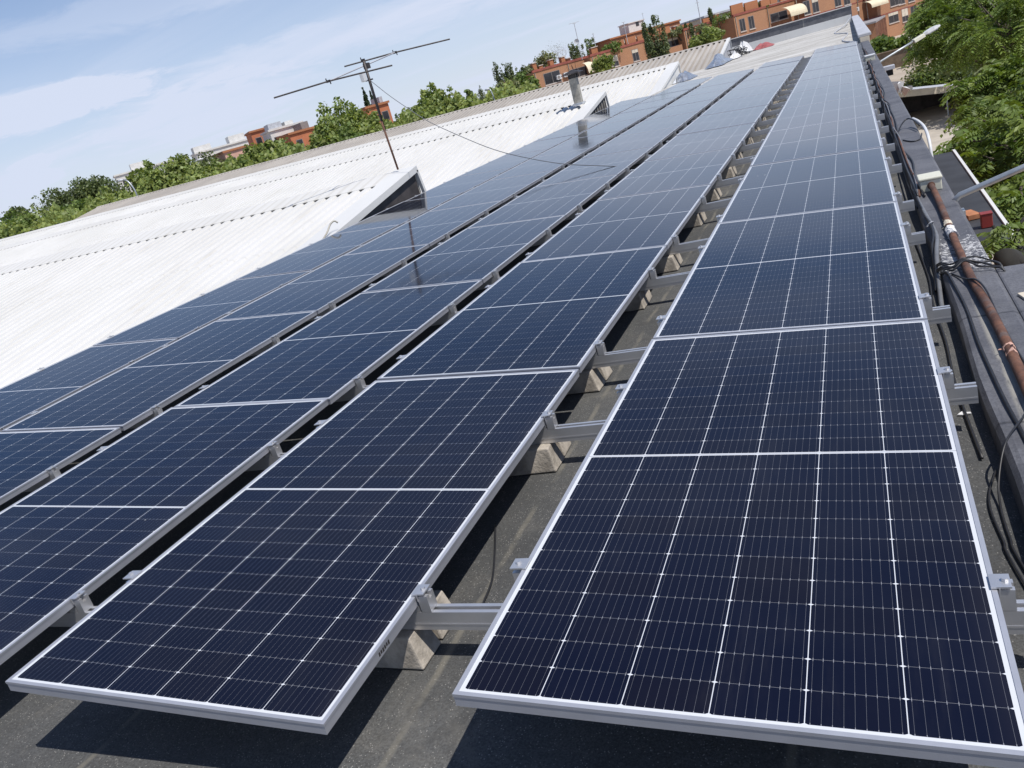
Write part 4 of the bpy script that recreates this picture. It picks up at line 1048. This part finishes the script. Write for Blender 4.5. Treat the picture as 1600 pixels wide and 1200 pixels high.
def tree(name, label, x, y, z_top, rx, ry, rz, mat, leaf, n, seed, shape='round', group=TREE_GROUP, bark='trunk_bark', aspect=.62, zg=ZG, cat='tree'):
    g = np.random.default_rng(seed); t = thing(name, label, cat, (x, y, zg), group)
    Ht = z_top - zg; zc = Ht - rz
    if shape == 'round':
        k = 48; u = unit(g.normal(size=(k, 3))); u[:, 2] = np.where(u[:, 2] < -.35, -u[:, 2], u[:, 2])
        rad_ = np.r_[g.uniform(.40, .86, k - 14), g.uniform(.86, 1.0, 14)]
        C = u * rad_[:, None] * np.array([rx, ry, rz]); cr = np.r_[g.uniform(.22, .40, k - 14), g.uniform(.12, .22, 14)] * min(rx, rz)
    elif shape == 'column':
        k = 60; tt = g.uniform(-1, 1, k); w = np.clip(1 - np.maximum(tt, 0) ** 1.5, .12, 1) * np.clip(1.25 + tt, .3, 1)
        a = g.uniform(0, 2 * np.pi, k); rr = g.uniform(0, .65, k) * w
        C = np.c_[np.cos(a) * rr * rx, np.sin(a) * rr * ry, tt * rz * .92]; cr = .50 * rx * w + .08
    elif shape == 'plumes':              # several upright spires (poplar)
        k = 120; sp = 10; a0 = g.uniform(0, 2 * np.pi, sp); r0 = g.uniform(.15, .85, sp); top = g.uniform(.62, 1, sp); top[0] = 1; r0[0] = .1
        ids = g.integers(0, sp, k); tt = 1 - 2 * g.uniform(0, 1, k) ** 1.5; hh = -1 + (tt + 1) / 2 * (top[ids] + 1)
        sprd = r0[ids] * np.clip(.55 + .45 * (hh + 1) / 2 * 1.3, 0, 1)
        C = np.c_[np.cos(a0[ids]) * sprd * rx, np.sin(a0[ids]) * sprd * ry, hh * rz * .95]; cr = .34 * rx * np.clip(1.3 - (tt + 1) / 2, .42, 1)
    per = g.multinomial(n, (cr ** 2) / (cr ** 2).sum()); ids = np.repeat(np.arange(k), per)
    D = unit(g.normal(size=(n, 3))); 
    if shape != 'round': D[:, 2] *= 1.7
    P = C[ids] + D * (cr[ids] * g.uniform(.45, 1.12, n) ** .6)[:, None]
    N = unit(D * .8 + g.normal(size=(n, 3)) * .75 + np.array([0, 0, .35]))
    ct = g.uniform(.80, 1.16, k)
    V = leaf_quads(P + np.array([0, 0, zc]), N, leaf, aspect, g)
    link('crown', quads_mesh('crown', V, mat, tints(n, g, ct[ids][:, None])), t)
    tg = [(c[0], c[1], c[2] + zc) for c in C[:7]]
    trunk_mb(zc + rz * .2, max(.09, rx * .055), tg, g).obj('trunk', bark, t, smooth=True)
    return t

# (px centre, px top, half width px, depth m, material, shape, label)
LEFT = [
 (6, 333, 34, 92, 'leaf_mid', 'round', 'tree at the very left edge of the photo, mid green'),
 (-30, 330, 40, 100, 'leaf_dark', 'round', 'tree cut off by the left edge of the picture'),
 (45, 322, 34, 95, 'leaf_bright', 'round', 'light green tree just right of the leftmost tree'),
 (22, 322, 16, 150, 'leaf_dark', 'round', 'small dark tree top peeping behind the leftmost trees'),
 (72, 294, 26, 150, 'leaf_dark', 'round', 'smooth dark tree standing highest at the far left'),
 (112, 281, 24, 150, 'leaf_dark', 'round', 'smooth dark tree right of the first dark one'),
 (140, 273, 20, 152, 'leaf_dark', 'round', 'dark domed tree tallest of the far left dark group'),
 (95, 318, 26, 118, 'leaf_mid', 'round', 'mid green tree in front of the far left dark group'),
 (128, 312, 24, 115, 'leaf_mid', 'round', 'mid green tree left of the curved street lamp'),
 (165, 294, 28, 96, 'leaf_bright', 'round', 'light green tree just left of the curved street lamp'),
 (172, 281, 22, 150, 'leaf_dark', 'round', 'dark tree below the low white building far left'),
 (217, 254, 22, 94, 'leaf_bright', 'round', 'spiky light green tree just right of the curved street lamp'),
 (236, 262, 24, 90, 'leaf_bright', 'round', 'light green tree second right of the curved street lamp'),
 (270, 241, 22, 94, 'leaf_bright', 'round', 'tall light green tree with a pointed top in the left tree line'),
 (298, 258, 24, 90, 'leaf_bright', 'round', 'low light green tree between the pointed tree and the dark crown'),
 (312, 236, 26, 150, 'leaf_dark', 'round', 'smooth dark crown below the left end of the long white building'),
 (335, 250, 22, 95, 'leaf_bright', 'round', 'light green tree left of the salmon house'),
 (362, 250, 22, 90, 'leaf_bright', 'round', 'light green tree in front of the salmon house'),
 (388, 222, 20, 94, 'leaf_bright', 'round', 'light green tree below the first orange block'),
 (410, 216, 18, 96, 'leaf_bright', 'round', 'light green tree right of the salmon house'),
 (436, 216, 22, 140, 'leaf_mid', 'round', 'smooth olive tree below the white house with grey roof'),
 (462, 226, 22, 95, 'leaf_bright', 'round', 'low light green tree in front of the long orange building'),
 (416, 243, 22, 88, 'leaf_bright', 'round', 'low light green tree at the shed edge below the orange block'),
 (522, 158, 36, 90, 'leaf_bright', 'round', 'biggest round light green tree left of the aerial mast'),
 (560, 170, 30, 92, 'leaf_bright', 'round', 'light green tree joined to the right of the biggest round tree'),
 (502, 190, 22, 86, 'leaf_bright', 'round', 'lower light green tree at the left foot of the biggest round tree'),
 (540, 200, 28, 84, 'leaf_mid', 'round', 'darker green tree under the biggest round tree'),
 (610, 186, 18, 100, 'leaf_mid', 'round', 'mid green tree just right of the aerial mast'),
 (628, 174, 16, 135, 'leaf_dark', 'round', 'small dark tree behind the sagging cable'),
 (646, 168, 20, 120, 'leaf_mid', 'round', 'mid green tree under the sagging cable'),
 (675, 130, 25, 95, 'leaf_bright', 'round', 'bushy bright tree with a peaked top right of the mast'),
 (700, 150, 20, 93, 'leaf_bright', 'round', 'bright tree leaning on the right of the peaked one'),
 (656, 158, 18, 92, 'leaf_bright', 'round', 'bright tree leaning on the left of the peaked one'),
 (688, 176, 28, 90, 'leaf_mid', 'round', 'low green tree below the peaked one'),
 (712, 152, 16, 150, 'leaf_dark', 'round', 'hazy dark tree behind between the peaked tree and the next'),
 (730, 142, 16, 95, 'leaf_mid', 'round', 'darker bushy tree left of the second curved lamp'),
 (752, 150, 17, 95, 'leaf_bright', 'round', 'bright low tree just left of the second curved lamp'),
 (748, 132, 7, 160, 'leaf_poplar', 'column', 'small dark poplar spire above the second curved lamp'),
 (776, 96, 11, 130, 'leaf_poplar', 'plumes', 'dark upright poplar, left one of the pair beside the brick block'),
 (792, 98, 10, 130, 'leaf_poplar', 'plumes', 'dark upright poplar, right one of the pair beside the brick block'),
 (788, 124, 22, 105, 'leaf_olive', 'round', 'soft grey green tree in front of the poplar pair'),
 (815, 113, 18, 108, 'leaf_mid', 'round', 'mid green tree just left of the brick block corner'),
 (822, 101, 15, 118, 'leaf_olive', 'round', 'thin grey green tree touching the brick block corner'),
 (770, 138, 18, 98, 'leaf_mid', 'round', 'low green tree right of the second curved lamp'),
]
for i, (px, py, hw, d, mat, shp, lab) in enumerate(LEFT):
    tp = pix(px, py, d); rx = hw * d / FPX * 1.36
    rz = rx * (1.05 if shp == 'round' else 2.1 if shp == 'plumes' else 3.2)
    if shp == 'round': rz = max(rz * 1.3, 3.3 if d < 110 else 2.6)
    n = 3000 if d < 110 else 2400
    tree('poplar_tree' if shp != 'round' else 'leafy_tree', lab, tp.x, tp.y, tp.z, rx, rx, rz, mat, (.28 if shp != 'round' else .30 + .0015 * d if d < 105 else .52), (n if shp == 'round' else 3600), 100 + i, shp)
for px, py, hw, d, lab in ((568.5, 131, 4.6, 150, 'slim dark cypress left of the aerial mast'), (580, 136, 4.4, 152, 'slim dark cypress half hidden by the aerial mast')):
    tp = pix(px - 4, py, d); rx = hw * d / FPX
    tree('cypress_tree', lab, tp.x, tp.y, tp.z, rx * 1.1, rx * 1.1, 4.2, 'leaf_cypress', .30, 3200, int(px), 'column')
# bare grey tree and poplars on the brick block side
tp = pix(868, 62, 128)
tree('bare_tree', 'bare pale grey tree above the left part of the brick block', tp.x, tp.y, tp.z, 2.3, 2.3, 2.8, 'leaf_grey', .16, 900, 501, 'round', None, 'pale_bark', .25)
tp = pix(897, 66, 128); tree('poplar_tree', 'green poplar right of the bare grey tree', tp.x, tp.y, tp.z, 1.5, 1.5, 2.2, 'leaf_poplar', .28, 3400, 502, 'plumes', None)
tp = pix(919, 57, 129); tree('poplar_tree', 'dark poplar behind the brick chimneys', tp.x, tp.y, tp.z, 1.2, 1.2, 2.5, 'leaf_mid', .28, 3400, 503, 'plumes', None)
tp = pix(848, 82, 126); tree('leafy_tree', 'thin olive tree under the bare grey tree', tp.x, tp.y, tp.z, 1.9, 1.9, 1.9, 'leaf_olive', .40, 900, 504, 'round', None)
tp = pix(953, 64, 121); tree('terrace_shrub', 'rounded green shrub on the brick roof left of the upper storey', tp.x, tp.y, tp.z, 1.7, 1.7, 1.6, 'leaf_mid', .32, 1300, 505, 'round', None, zg=F0.z, cat='shrub')
tp = pix(1020, 24, 100); tree('poplar_tree', 'bushy grey green poplar in front of the brick block', tp.x, tp.y, tp.z, 1.9, 1.9, 3.1, 'leaf_poplar', .25, 7500, 506, 'plumes', None)
tp = pix(938, 87, 98); tree('leafy_tree', 'round bright green tree in front of the brick block by the chimney', tp.x, tp.y, tp.z, 1.55, 1.55, 1.5, 'leaf_bright', .34, 1800, 507, 'round', None)
tp = pix(1106, 43, 104); tree('leafy_tree', 'round olive green tree in front of the brick block right of the poplar', tp.x, tp.y, tp.z, 2.0, 1.8, 1.55, 'leaf_bright', .34, 2200, 508, 'round', None)
tp = pix(1088, 56, 104); tree('leafy_tree', 'smaller olive tree at the left foot of the round olive one', tp.x, tp.y, tp.z, 1.2, 1.2, 1.2, 'leaf_bright', .34, 1000, 518, 'round', None)
for i, (px, py, rx, rz, mt, lab) in enumerate(((1122, 22, 1.8, 1.1, 'leaf_mid', 'spreading green terrace plants above the third brick bay'), (1096, 36, 1.3, .8, 'leaf_olive', 'low terrace plants at the left end of the third brick bay'),
        (1070, 35, .45, 1.2, 'leaf_poplar', 'small upright terrace cypress left of the terrace plants'), (1078, 33, .45, 1.1, 'leaf_poplar', 'second small upright terrace cypress'),
        (1048, 47, 1.0, .8, 'leaf_olive', 'potted terrace plants right of the front poplar'), (1150, 10, 1.8, .9, 'leaf_mid', 'terrace shrub above the shaded brick corner'),
        (1188, 2, 1.3, .8, 'leaf_olive', 'terrace plant above the awning balcony'), (1060, 40, .7, .9, 'leaf_olive', 'thin potted plant on the upper terrace'), (1108, 12, .4, .9, 'leaf_poplar', 'tiny dark conifer on the rear roof'))):
    d = 126 if px < 1140 else 129
    tp = pix(px, py, d); tree('terrace_plant', lab, tp.x, tp.y, tp.z, rx, rx, rz, mt, .26, 700, 520 + i, 'round' if rx > .5 else 'column', 'plants on the brick roof terraces', zg=tp.z - 2 * rz - .2, cat='plant')

gb = np.random.default_rng(31); nb = 16000
pxs = gb.uniform(-60, 836, nb); dd = gb.uniform(86, 112, nb)
line = np.interp(pxs, [-60, 0, 150, 400, 800, 840], [392, 376, 332, 262, 153, 143])
hgt = 19 + 7 * np.sin(pxs * .09) + 6 * np.sin(pxs * .23 + 1) + gb.normal(0, 2.5, nb)
pys = line + 14 - gb.uniform(0, 1, nb) ** .8 * (hgt + 14)
PB = np.array([tuple(pix(a_, b_, c_)) for a_, b_, c_ in zip(pxs, pys, dd)])
clump = .85 + .3 * ((np.floor(pxs / 9) * 7.3 + np.floor(dd / 5) * 3.1) % 1.0)
ub_ = link('undergrowth', quads_mesh('undergrowth', leaf_quads(PB, unit(gb.normal(size=(nb, 3)) + np.array([.2, -.5, .6])), .44, .66, gb), 'leaf_bright', tints(nb, gb, clump[:, None])))
tag(ub_, kind='stuff')
# ------------------------------------------------------------------ curved street lamps behind the sheds
def curved_lamp(label, px0, py0, px1, py1, d, mir=1):
    top_ = pix(px1, py1, d); b = pix(px0, py0, d); t = thing('street_lamp', label, 'street lamp', (b.x, b.y, ZG), 'curved street lamps behind the sheds')
    h = top_.z - ZG; w = Vector((top_.x - b.x, top_.y - b.y, 0))
    pts = [(0, 0, 0), (0, 0, h * .55), (0, 0, h - 1.6)] + [tuple(w * (1 - math.cos(a)) + Vector((0, 0, h - 1.6 + 1.6 * math.sin(a)))) for a in (.3, .6, .9, 1.2, 1.5)]
    MB().tube(smooth_path(pts, 3), .07, 7).obj('pole', 'galvanised_steel', t, smooth=True)
    e_ = Vector(pts[-1]); wn_ = w.normalized()
    MB().tube([e_, e_ + wn_ * .35, e_ + wn_ * .8], [.07, .15, .08], 7).obj('lamp_head', 'white_plastic', t, smooth=True)
curved_lamp('curved street lamp rising from the left trees over the shed edge', 214, 305, 192, 281, 80)
curved_lamp('curved street lamp left of the poplar pair', 773, 157, 764, 139, 88)
curved_lamp('curved street lamp half lost in the trees under the white building', 302, 262, 309, 250, 110)

# ------------------------------------------------------------------ right side: street, canopy, wall, hedge, car
wa, wb_ = pix(1405, 143, 50), pix(1640, 119, 50)
wc = thing('walkway_canopy', 'sloping pale canopy edge on thin posts down in the street', 'canopy', (wa.x, wa.y, ZG))
wd = wb_ - wa; wdh = Vector((wd.x, wd.y, 0)); wlen = wdh.length; wc.rotation_euler = (0, 0, math.atan2(wd.y, wd.x))
h0, h1 = wa.z - ZG, wb_.z - ZG
MB().prism([(0, 0, h0 - .20), (wlen, 0, h1 - .20), (wlen, 0, h1 - .03), (0, 0, h0 - .03)], (0, 6.0, 0)).obj('slab', 'far_grey', wc)
MB().prism([(-.05, -.10, h0 - .34), (wlen, -.10, h1 - .34), (wlen, -.10, h1 + .05), (-.05, -.10, h0 + .05)], (0, .095, 0)).obj('fascia', 'plaster_cream', wc)
MB().box(-.75, .55, -.55, -.105, h0 - .02, h0 + .20).obj('gutter_box', 'plaster_white', wc)
for f in (.325, .62, .93): MB().tube([(wlen * f, .3, 0), (wlen * f, .3, h0 + (h1 - h0) * f - .21)], .045, 8).obj('post', 'galvanised_steel', wc)
MB().prism([(-2.6, 5.7, 0), (wlen, 5.7, 0), (wlen, 5.7, h1 - .21), (0, 5.7, h0 - .21), (-2.6, 5.7, h0 - .21)], (0, .25, 0)).obj('shade_wall', 'dark_gable_sheet', wc)  # dark wall added to stand in for the shade under the canopy
bk_ = thing('garden_wall', 'low brown garden wall below the hedge', 'wall', (1.7, 101, ZG))
MB().box(0, 26, 0, .4, 0, 1.75).obj('wall', 'wall_brown', bk_); MB().box(-.1, 26.1, -.1, .5, 1.753, 1.85).obj('coping', 'wall_brown', bk_)
pl_ = thing('pillar', 'pale stone pillar in front of the brown garden wall', 'pillar', (6.9, 98.6, ZG))
MB().box(-.45, .45, -.4, .4, 0, 2.6).obj('shaft', 'plaster_cream', pl_, bevel=.04); MB().box(-.55, .55, -.5, .5, 2.603, 2.8).obj('cap', 'stone_sill', pl_)
MB().box(.455, 1.6, -.4, .4, 0, 1.1).obj('side_block', 'plaster_cream', pl_, bevel=.04)
g = np.random.default_rng(77)
hd = thing('hedge', 'clipped green hedge along the foot of the right brick building', 'hedge', (3.0, 106, ZG))
n = 5200; P = np.c_[g.uniform(0, 17, n), g.normal(0, 1.1, n), g.uniform(.5, 3.3, n) ** 1.0]; P[:, 2] *= (.88 + .12 * np.sin(P[:, 0] * 1.7))
N = unit(g.normal(size=(n, 3)) + np.array([0, -.4, .5]))
link('foliage', quads_mesh('foliage', leaf_quads(P, N, .55, .7, g), 'leaf_mid', tints(n, g)), hd)
m = MB()
for x in (1, 4, 7, 10, 13, 16): m.tube([(x, 0, -.2), (x + .1, 0, 2.4)], .07, 6)
m.obj('stems', 'trunk_bark', hd)

def car(label, loc, rot):
    t = thing('parked_car', label, 'car', loc, None, (0, 0, rot))
    prof = [(-2.1, .28), (-2.15, .62), (-1.95, .86), (-1.35, .92), (-.75, 1.42), (.75, 1.45), (1.45, .96), (2.0, .82), (2.12, .5), (2.05, .28)]
    m = MB(); m.prism([(x, -.86, z) for x, z in prof], (0, 1.72, 0)); m.obj('body', 'car_red', t, bevel=.05)
    m = MB()
    for y in (-.872, .862): m.prism([(-1.18, y, .95), (-.70, y, 1.34), (.70, y, 1.37), (1.22, y, .98)], (0, .01, 0))
    m.obj('side_windows', 'window_dark', t)
    m = MB(); m.add([(.80, -.74, 1.42), (.80, .74, 1.42), (1.44, .78, 1.0), (1.44, -.78, 1.0)], [(0, 1, 2, 3)]); m.v = [(x + .02, y, z + .02) for x, y, z in m.v]; m.obj('windscreen', 'window_dark', t)
    for x in (-1.35, 1.3):
        for y in (-.80, .80):
            w = MB().tube([(x, y - .1, .31), (x, y + .1, .31)], .31, 16).obj('wheel', 'tyre_black', t)
            MB().tube([(x, y - .11, .31), (x, y + .11, .31)], .18, 12).obj('rim', 'galvanised_steel', w)
    for y in (-.62, .62): MB().box(2.06, 2.13, y - .16, y + .16, .58, .74).obj('headlight', 'lamp_glass', t)
cp = pix(1545, 176, 53)
car('red parked car half hidden by the tree under the walkway canopy', (cp.x + .8, cp.y + 1.2, ZG), -.95)

# near trees with long feathery leaves
def fronds(P, Dr, g, L, mat, npair=8):
    """each frond: a drooping stalk with pairs of narrow leaflets, all as quads"""
    n = len(P); up = np.array([0, 0, 1.0]); Dr = unit(Dr); S = unit(np.cross(Dr, up) + 1e-6); U = np.cross(S, Dr)
    Ls = L * g.uniform(.65, 1.2, (n, 1)); V, T = [], []
    tint = tints(n, g, None, .2)
    for j in range(npair):
        f = (j + .8) / npair; droop = .55 * f ** 2
        c = P + Dr * Ls * f - up * Ls * droop
        ll = Ls * (.30 - .14 * abs(f - .45)); w = Ls * .105
        for s in (-1, 1):
            d = unit(S * s + Dr * .45 - up * (.55 + .2 * g.uniform(size=(n, 1))) + g.normal(size=(n, 3)) * .10)
            wv = unit(np.cross(d, U + g.normal(size=(n, 3)) * .35))
            V.append(np.stack([c, c + d * ll * .45 + wv * w * .5, c + d * ll, c + d * ll * .45 - wv * w * .5], 1)); T.append(tint * g.uniform(.86, 1.14, (n, 1)))
    return np.concatenate(V), np.concatenate(T)
def feather_tree(label, base, crowns, L, n, seed, mat='leaf_ailanthus', bark='trunk_bark', r=.13, trunk_to=None, group='feathery leaved trees along the right side'):
    g = np.random.default_rng(seed); t = thing('feathery_tree', label, 'tree', base, group); B = np.array(base); V, T, tips = [], [], []
    for (c, rad) in crowns:
        c = np.array(c) - B; k = 42; u = unit(g.normal(size=(k, 3))); Cc = c + u * np.array(rad) * g.uniform(.35, 1.0, (k, 1)); tips += [tuple(x) for x in Cc[:16]]
        m_ = int(n / len(crowns) / k) + 1; ids = np.repeat(np.arange(k), m_)
        D = unit(g.normal(size=(len(ids), 3)) * np.array([1, 1, .55]) + unit(Cc[ids] - c) * .7)
        P = Cc[ids] + D * g.uniform(0, .12, (len(ids), 1)) * min(rad)
        v, tt = fronds(P, D, g, L, mat); V.append(v); T.append(tt * np.tile(g.uniform(.82, 1.15, k)[ids][:, None], (16, 1)))
    link('crown', quads_mesh('crown', np.concatenate(V), mat, np.concatenate(T)), t)
    cc = Vector(np.array(crowns[0][0]) - B); m = MB()
    p1 = Vector((cc.x * .5 + .2, cc.y * .5, cc.z * .45)); tr = smooth_path([(0, 0, -.2), p1, cc], 6)
    m.tube(tr, [r * (1 - .6 * i / (len(tr) - 1)) for i in range(len(tr))], 9)
    for tip in tips:
        s = tr[int(len(tr) * g.uniform(.55, .98))]; tip = Vector(tip); md = s.lerp(tip, .5) + Vector((g.normal() * .12, g.normal() * .12, .1))
        pth = smooth_path([s, md, tip], 3); m.tube(pth, [r * .3 * (1 - .8 * i / (len(pth) - 1)) + .004 for i in range(len(pth))], 5)
    m.obj('trunk', bark, t, smooth=True); return t
def P3(px, py, d): return tuple(pix(px, py, d))
c0 = pix(1640, 280, 11.5)
feather_tree('nearest feathery leaved tree reaching up beside the grey lamp arm', (c0.x + .6, c0.y - .2, ZG), [(P3(1622, 250, 11.6), (.95, .9, .75)), (P3(1612, 330, 10.6), (.55, .5, .42)), (P3(1560, 232, 12.5), (.7, .7, .45))], .46, 900, 901, bark='trunk_bark', r=.12)
c1 = pix(1570, 150, 19)
feather_tree('feathery tree in the middle distance over the walkway canopy', (c1.x + 1.0, c1.y, ZG), [(P3(1600, 170, 18.5), (1.15, 1.3, .8)), (P3(1560, 128, 20), (.75, .9, .5))], .52, 1300, 902)
c2 = pix(1560, 50, 30)
feather_tree('large tall feathery tree filling the top right corner', (c2.x + 1.5, c2.y, ZG), [(P3(1575, 45, 29), (2.5, 2.5, 1.55)), (P3(1480, 50, 33), (1.35, 1.5, .95)), (P3(1500, 12, 34), (2.1, 1.8, 1.1))], .56, 4700, 903)
tp = pix(1540, -30, 46); tree('leafy_tree', 'dense dark tree behind the large feathery one', tp.x, tp.y, tp.z, 4.4, 4.0, 3.0, 'leaf_dark', .34, 5200, 904, 'round', None)
tp = pix(1600, 60, 52); tree('leafy_tree', 'dark tree at the right edge behind the feathery trees', tp.x, tp.y, tp.z, 3.6, 3.6, 3.2, 'leaf_dark', .34, 4200, 905, 'round', None)
tp = pix(1462, 92, 66); tree('leafy_tree', 'mottled green bush tree behind the walkway canopy', tp.x, tp.y, tp.z, 1.9, 1.9, 1.9, 'leaf_mid', .30, 3200, 906, 'round', None)
tp = pix(1436, 104, 68); tree('leafy_tree', 'yellowish bush tree left of the mottled one behind the walkway canopy', tp.x, tp.y, tp.z, 1.4, 1.4, 1.5, 'leaf_olive', .26, 2200, 907, 'round', None)
tp = pix(1490, 86, 66); tree('leafy_tree', 'deep green bush tree right of the mottled one behind the walkway canopy', tp.x, tp.y, tp.z, 1.7, 1.7, 2.2, 'leaf_dark', .30, 2600, 908, 'round', None)
tp = pix(1525, 82, 64); tree('leafy_tree', 'shaded bush tree under the large feathery tree', tp.x, tp.y, tp.z, 2.2, 2.2, 2.6, 'leaf_dark', .32, 2600, 909, 'round', None)
# dark leaning trunk low at the right edge
lb = hitz(1600, 470, -3.5)
tk = thing('leaning_tree', 'dark leaning trunk with a few twigs past the canopy corner', 'tree', (lb.x + 2, lb.y + 1, ZG), None)
a_, b_, c_ = [Vector(P3(*q_)) - Vector(tk.location) for q_ in ((1612, 470, 6.4), (1594, 405, 6.5), (1585, 372, 6.6))]
m = MB(); m.tube(smooth_path([(0, 0, 0), a_, b_, c_], 5), [.10, .1, .09, .09, .085, .08, .08, .075, .07, .065, .06, .055, .05, .045, .04, .035], 8)
for q_ in (((1588, 395, 6.5), (1560, 372, 6.5), (1552, 352, 6.5)), ((1592, 430, 6.5), (1570, 400, 6.5), (1545, 385, 6.5)), ((1585, 375, 6.5), (1592, 355, 6.5), (1600, 340, 6.5))):
    pt_ = [Vector(P3(*w_)) - Vector(tk.location) for w_ in q_]; m.tube(smooth_path(pt_, 3), .012, 5)
m.obj('trunk', 'shaded_bark', tk, smooth=True)
g = np.random.default_rng(55)
PP_ = np.array([np.array(P3(px_, py_, 6.45)) - np.array(tk.location) for px_, py_ in ((1552, 356), (1560, 372), (1546, 385), (1570, 398), (1598, 345), (1580, 380), (1556, 365), (1550, 362))])
v, tt = fronds(np.repeat(PP_, 4, 0), g.normal(size=(32, 3)) * np.array([1, 1, .4]), g, .24, 'leaf_ailanthus')
link('crown', quads_mesh('crown', v, 'leaf_ailanthus', tt), tk)
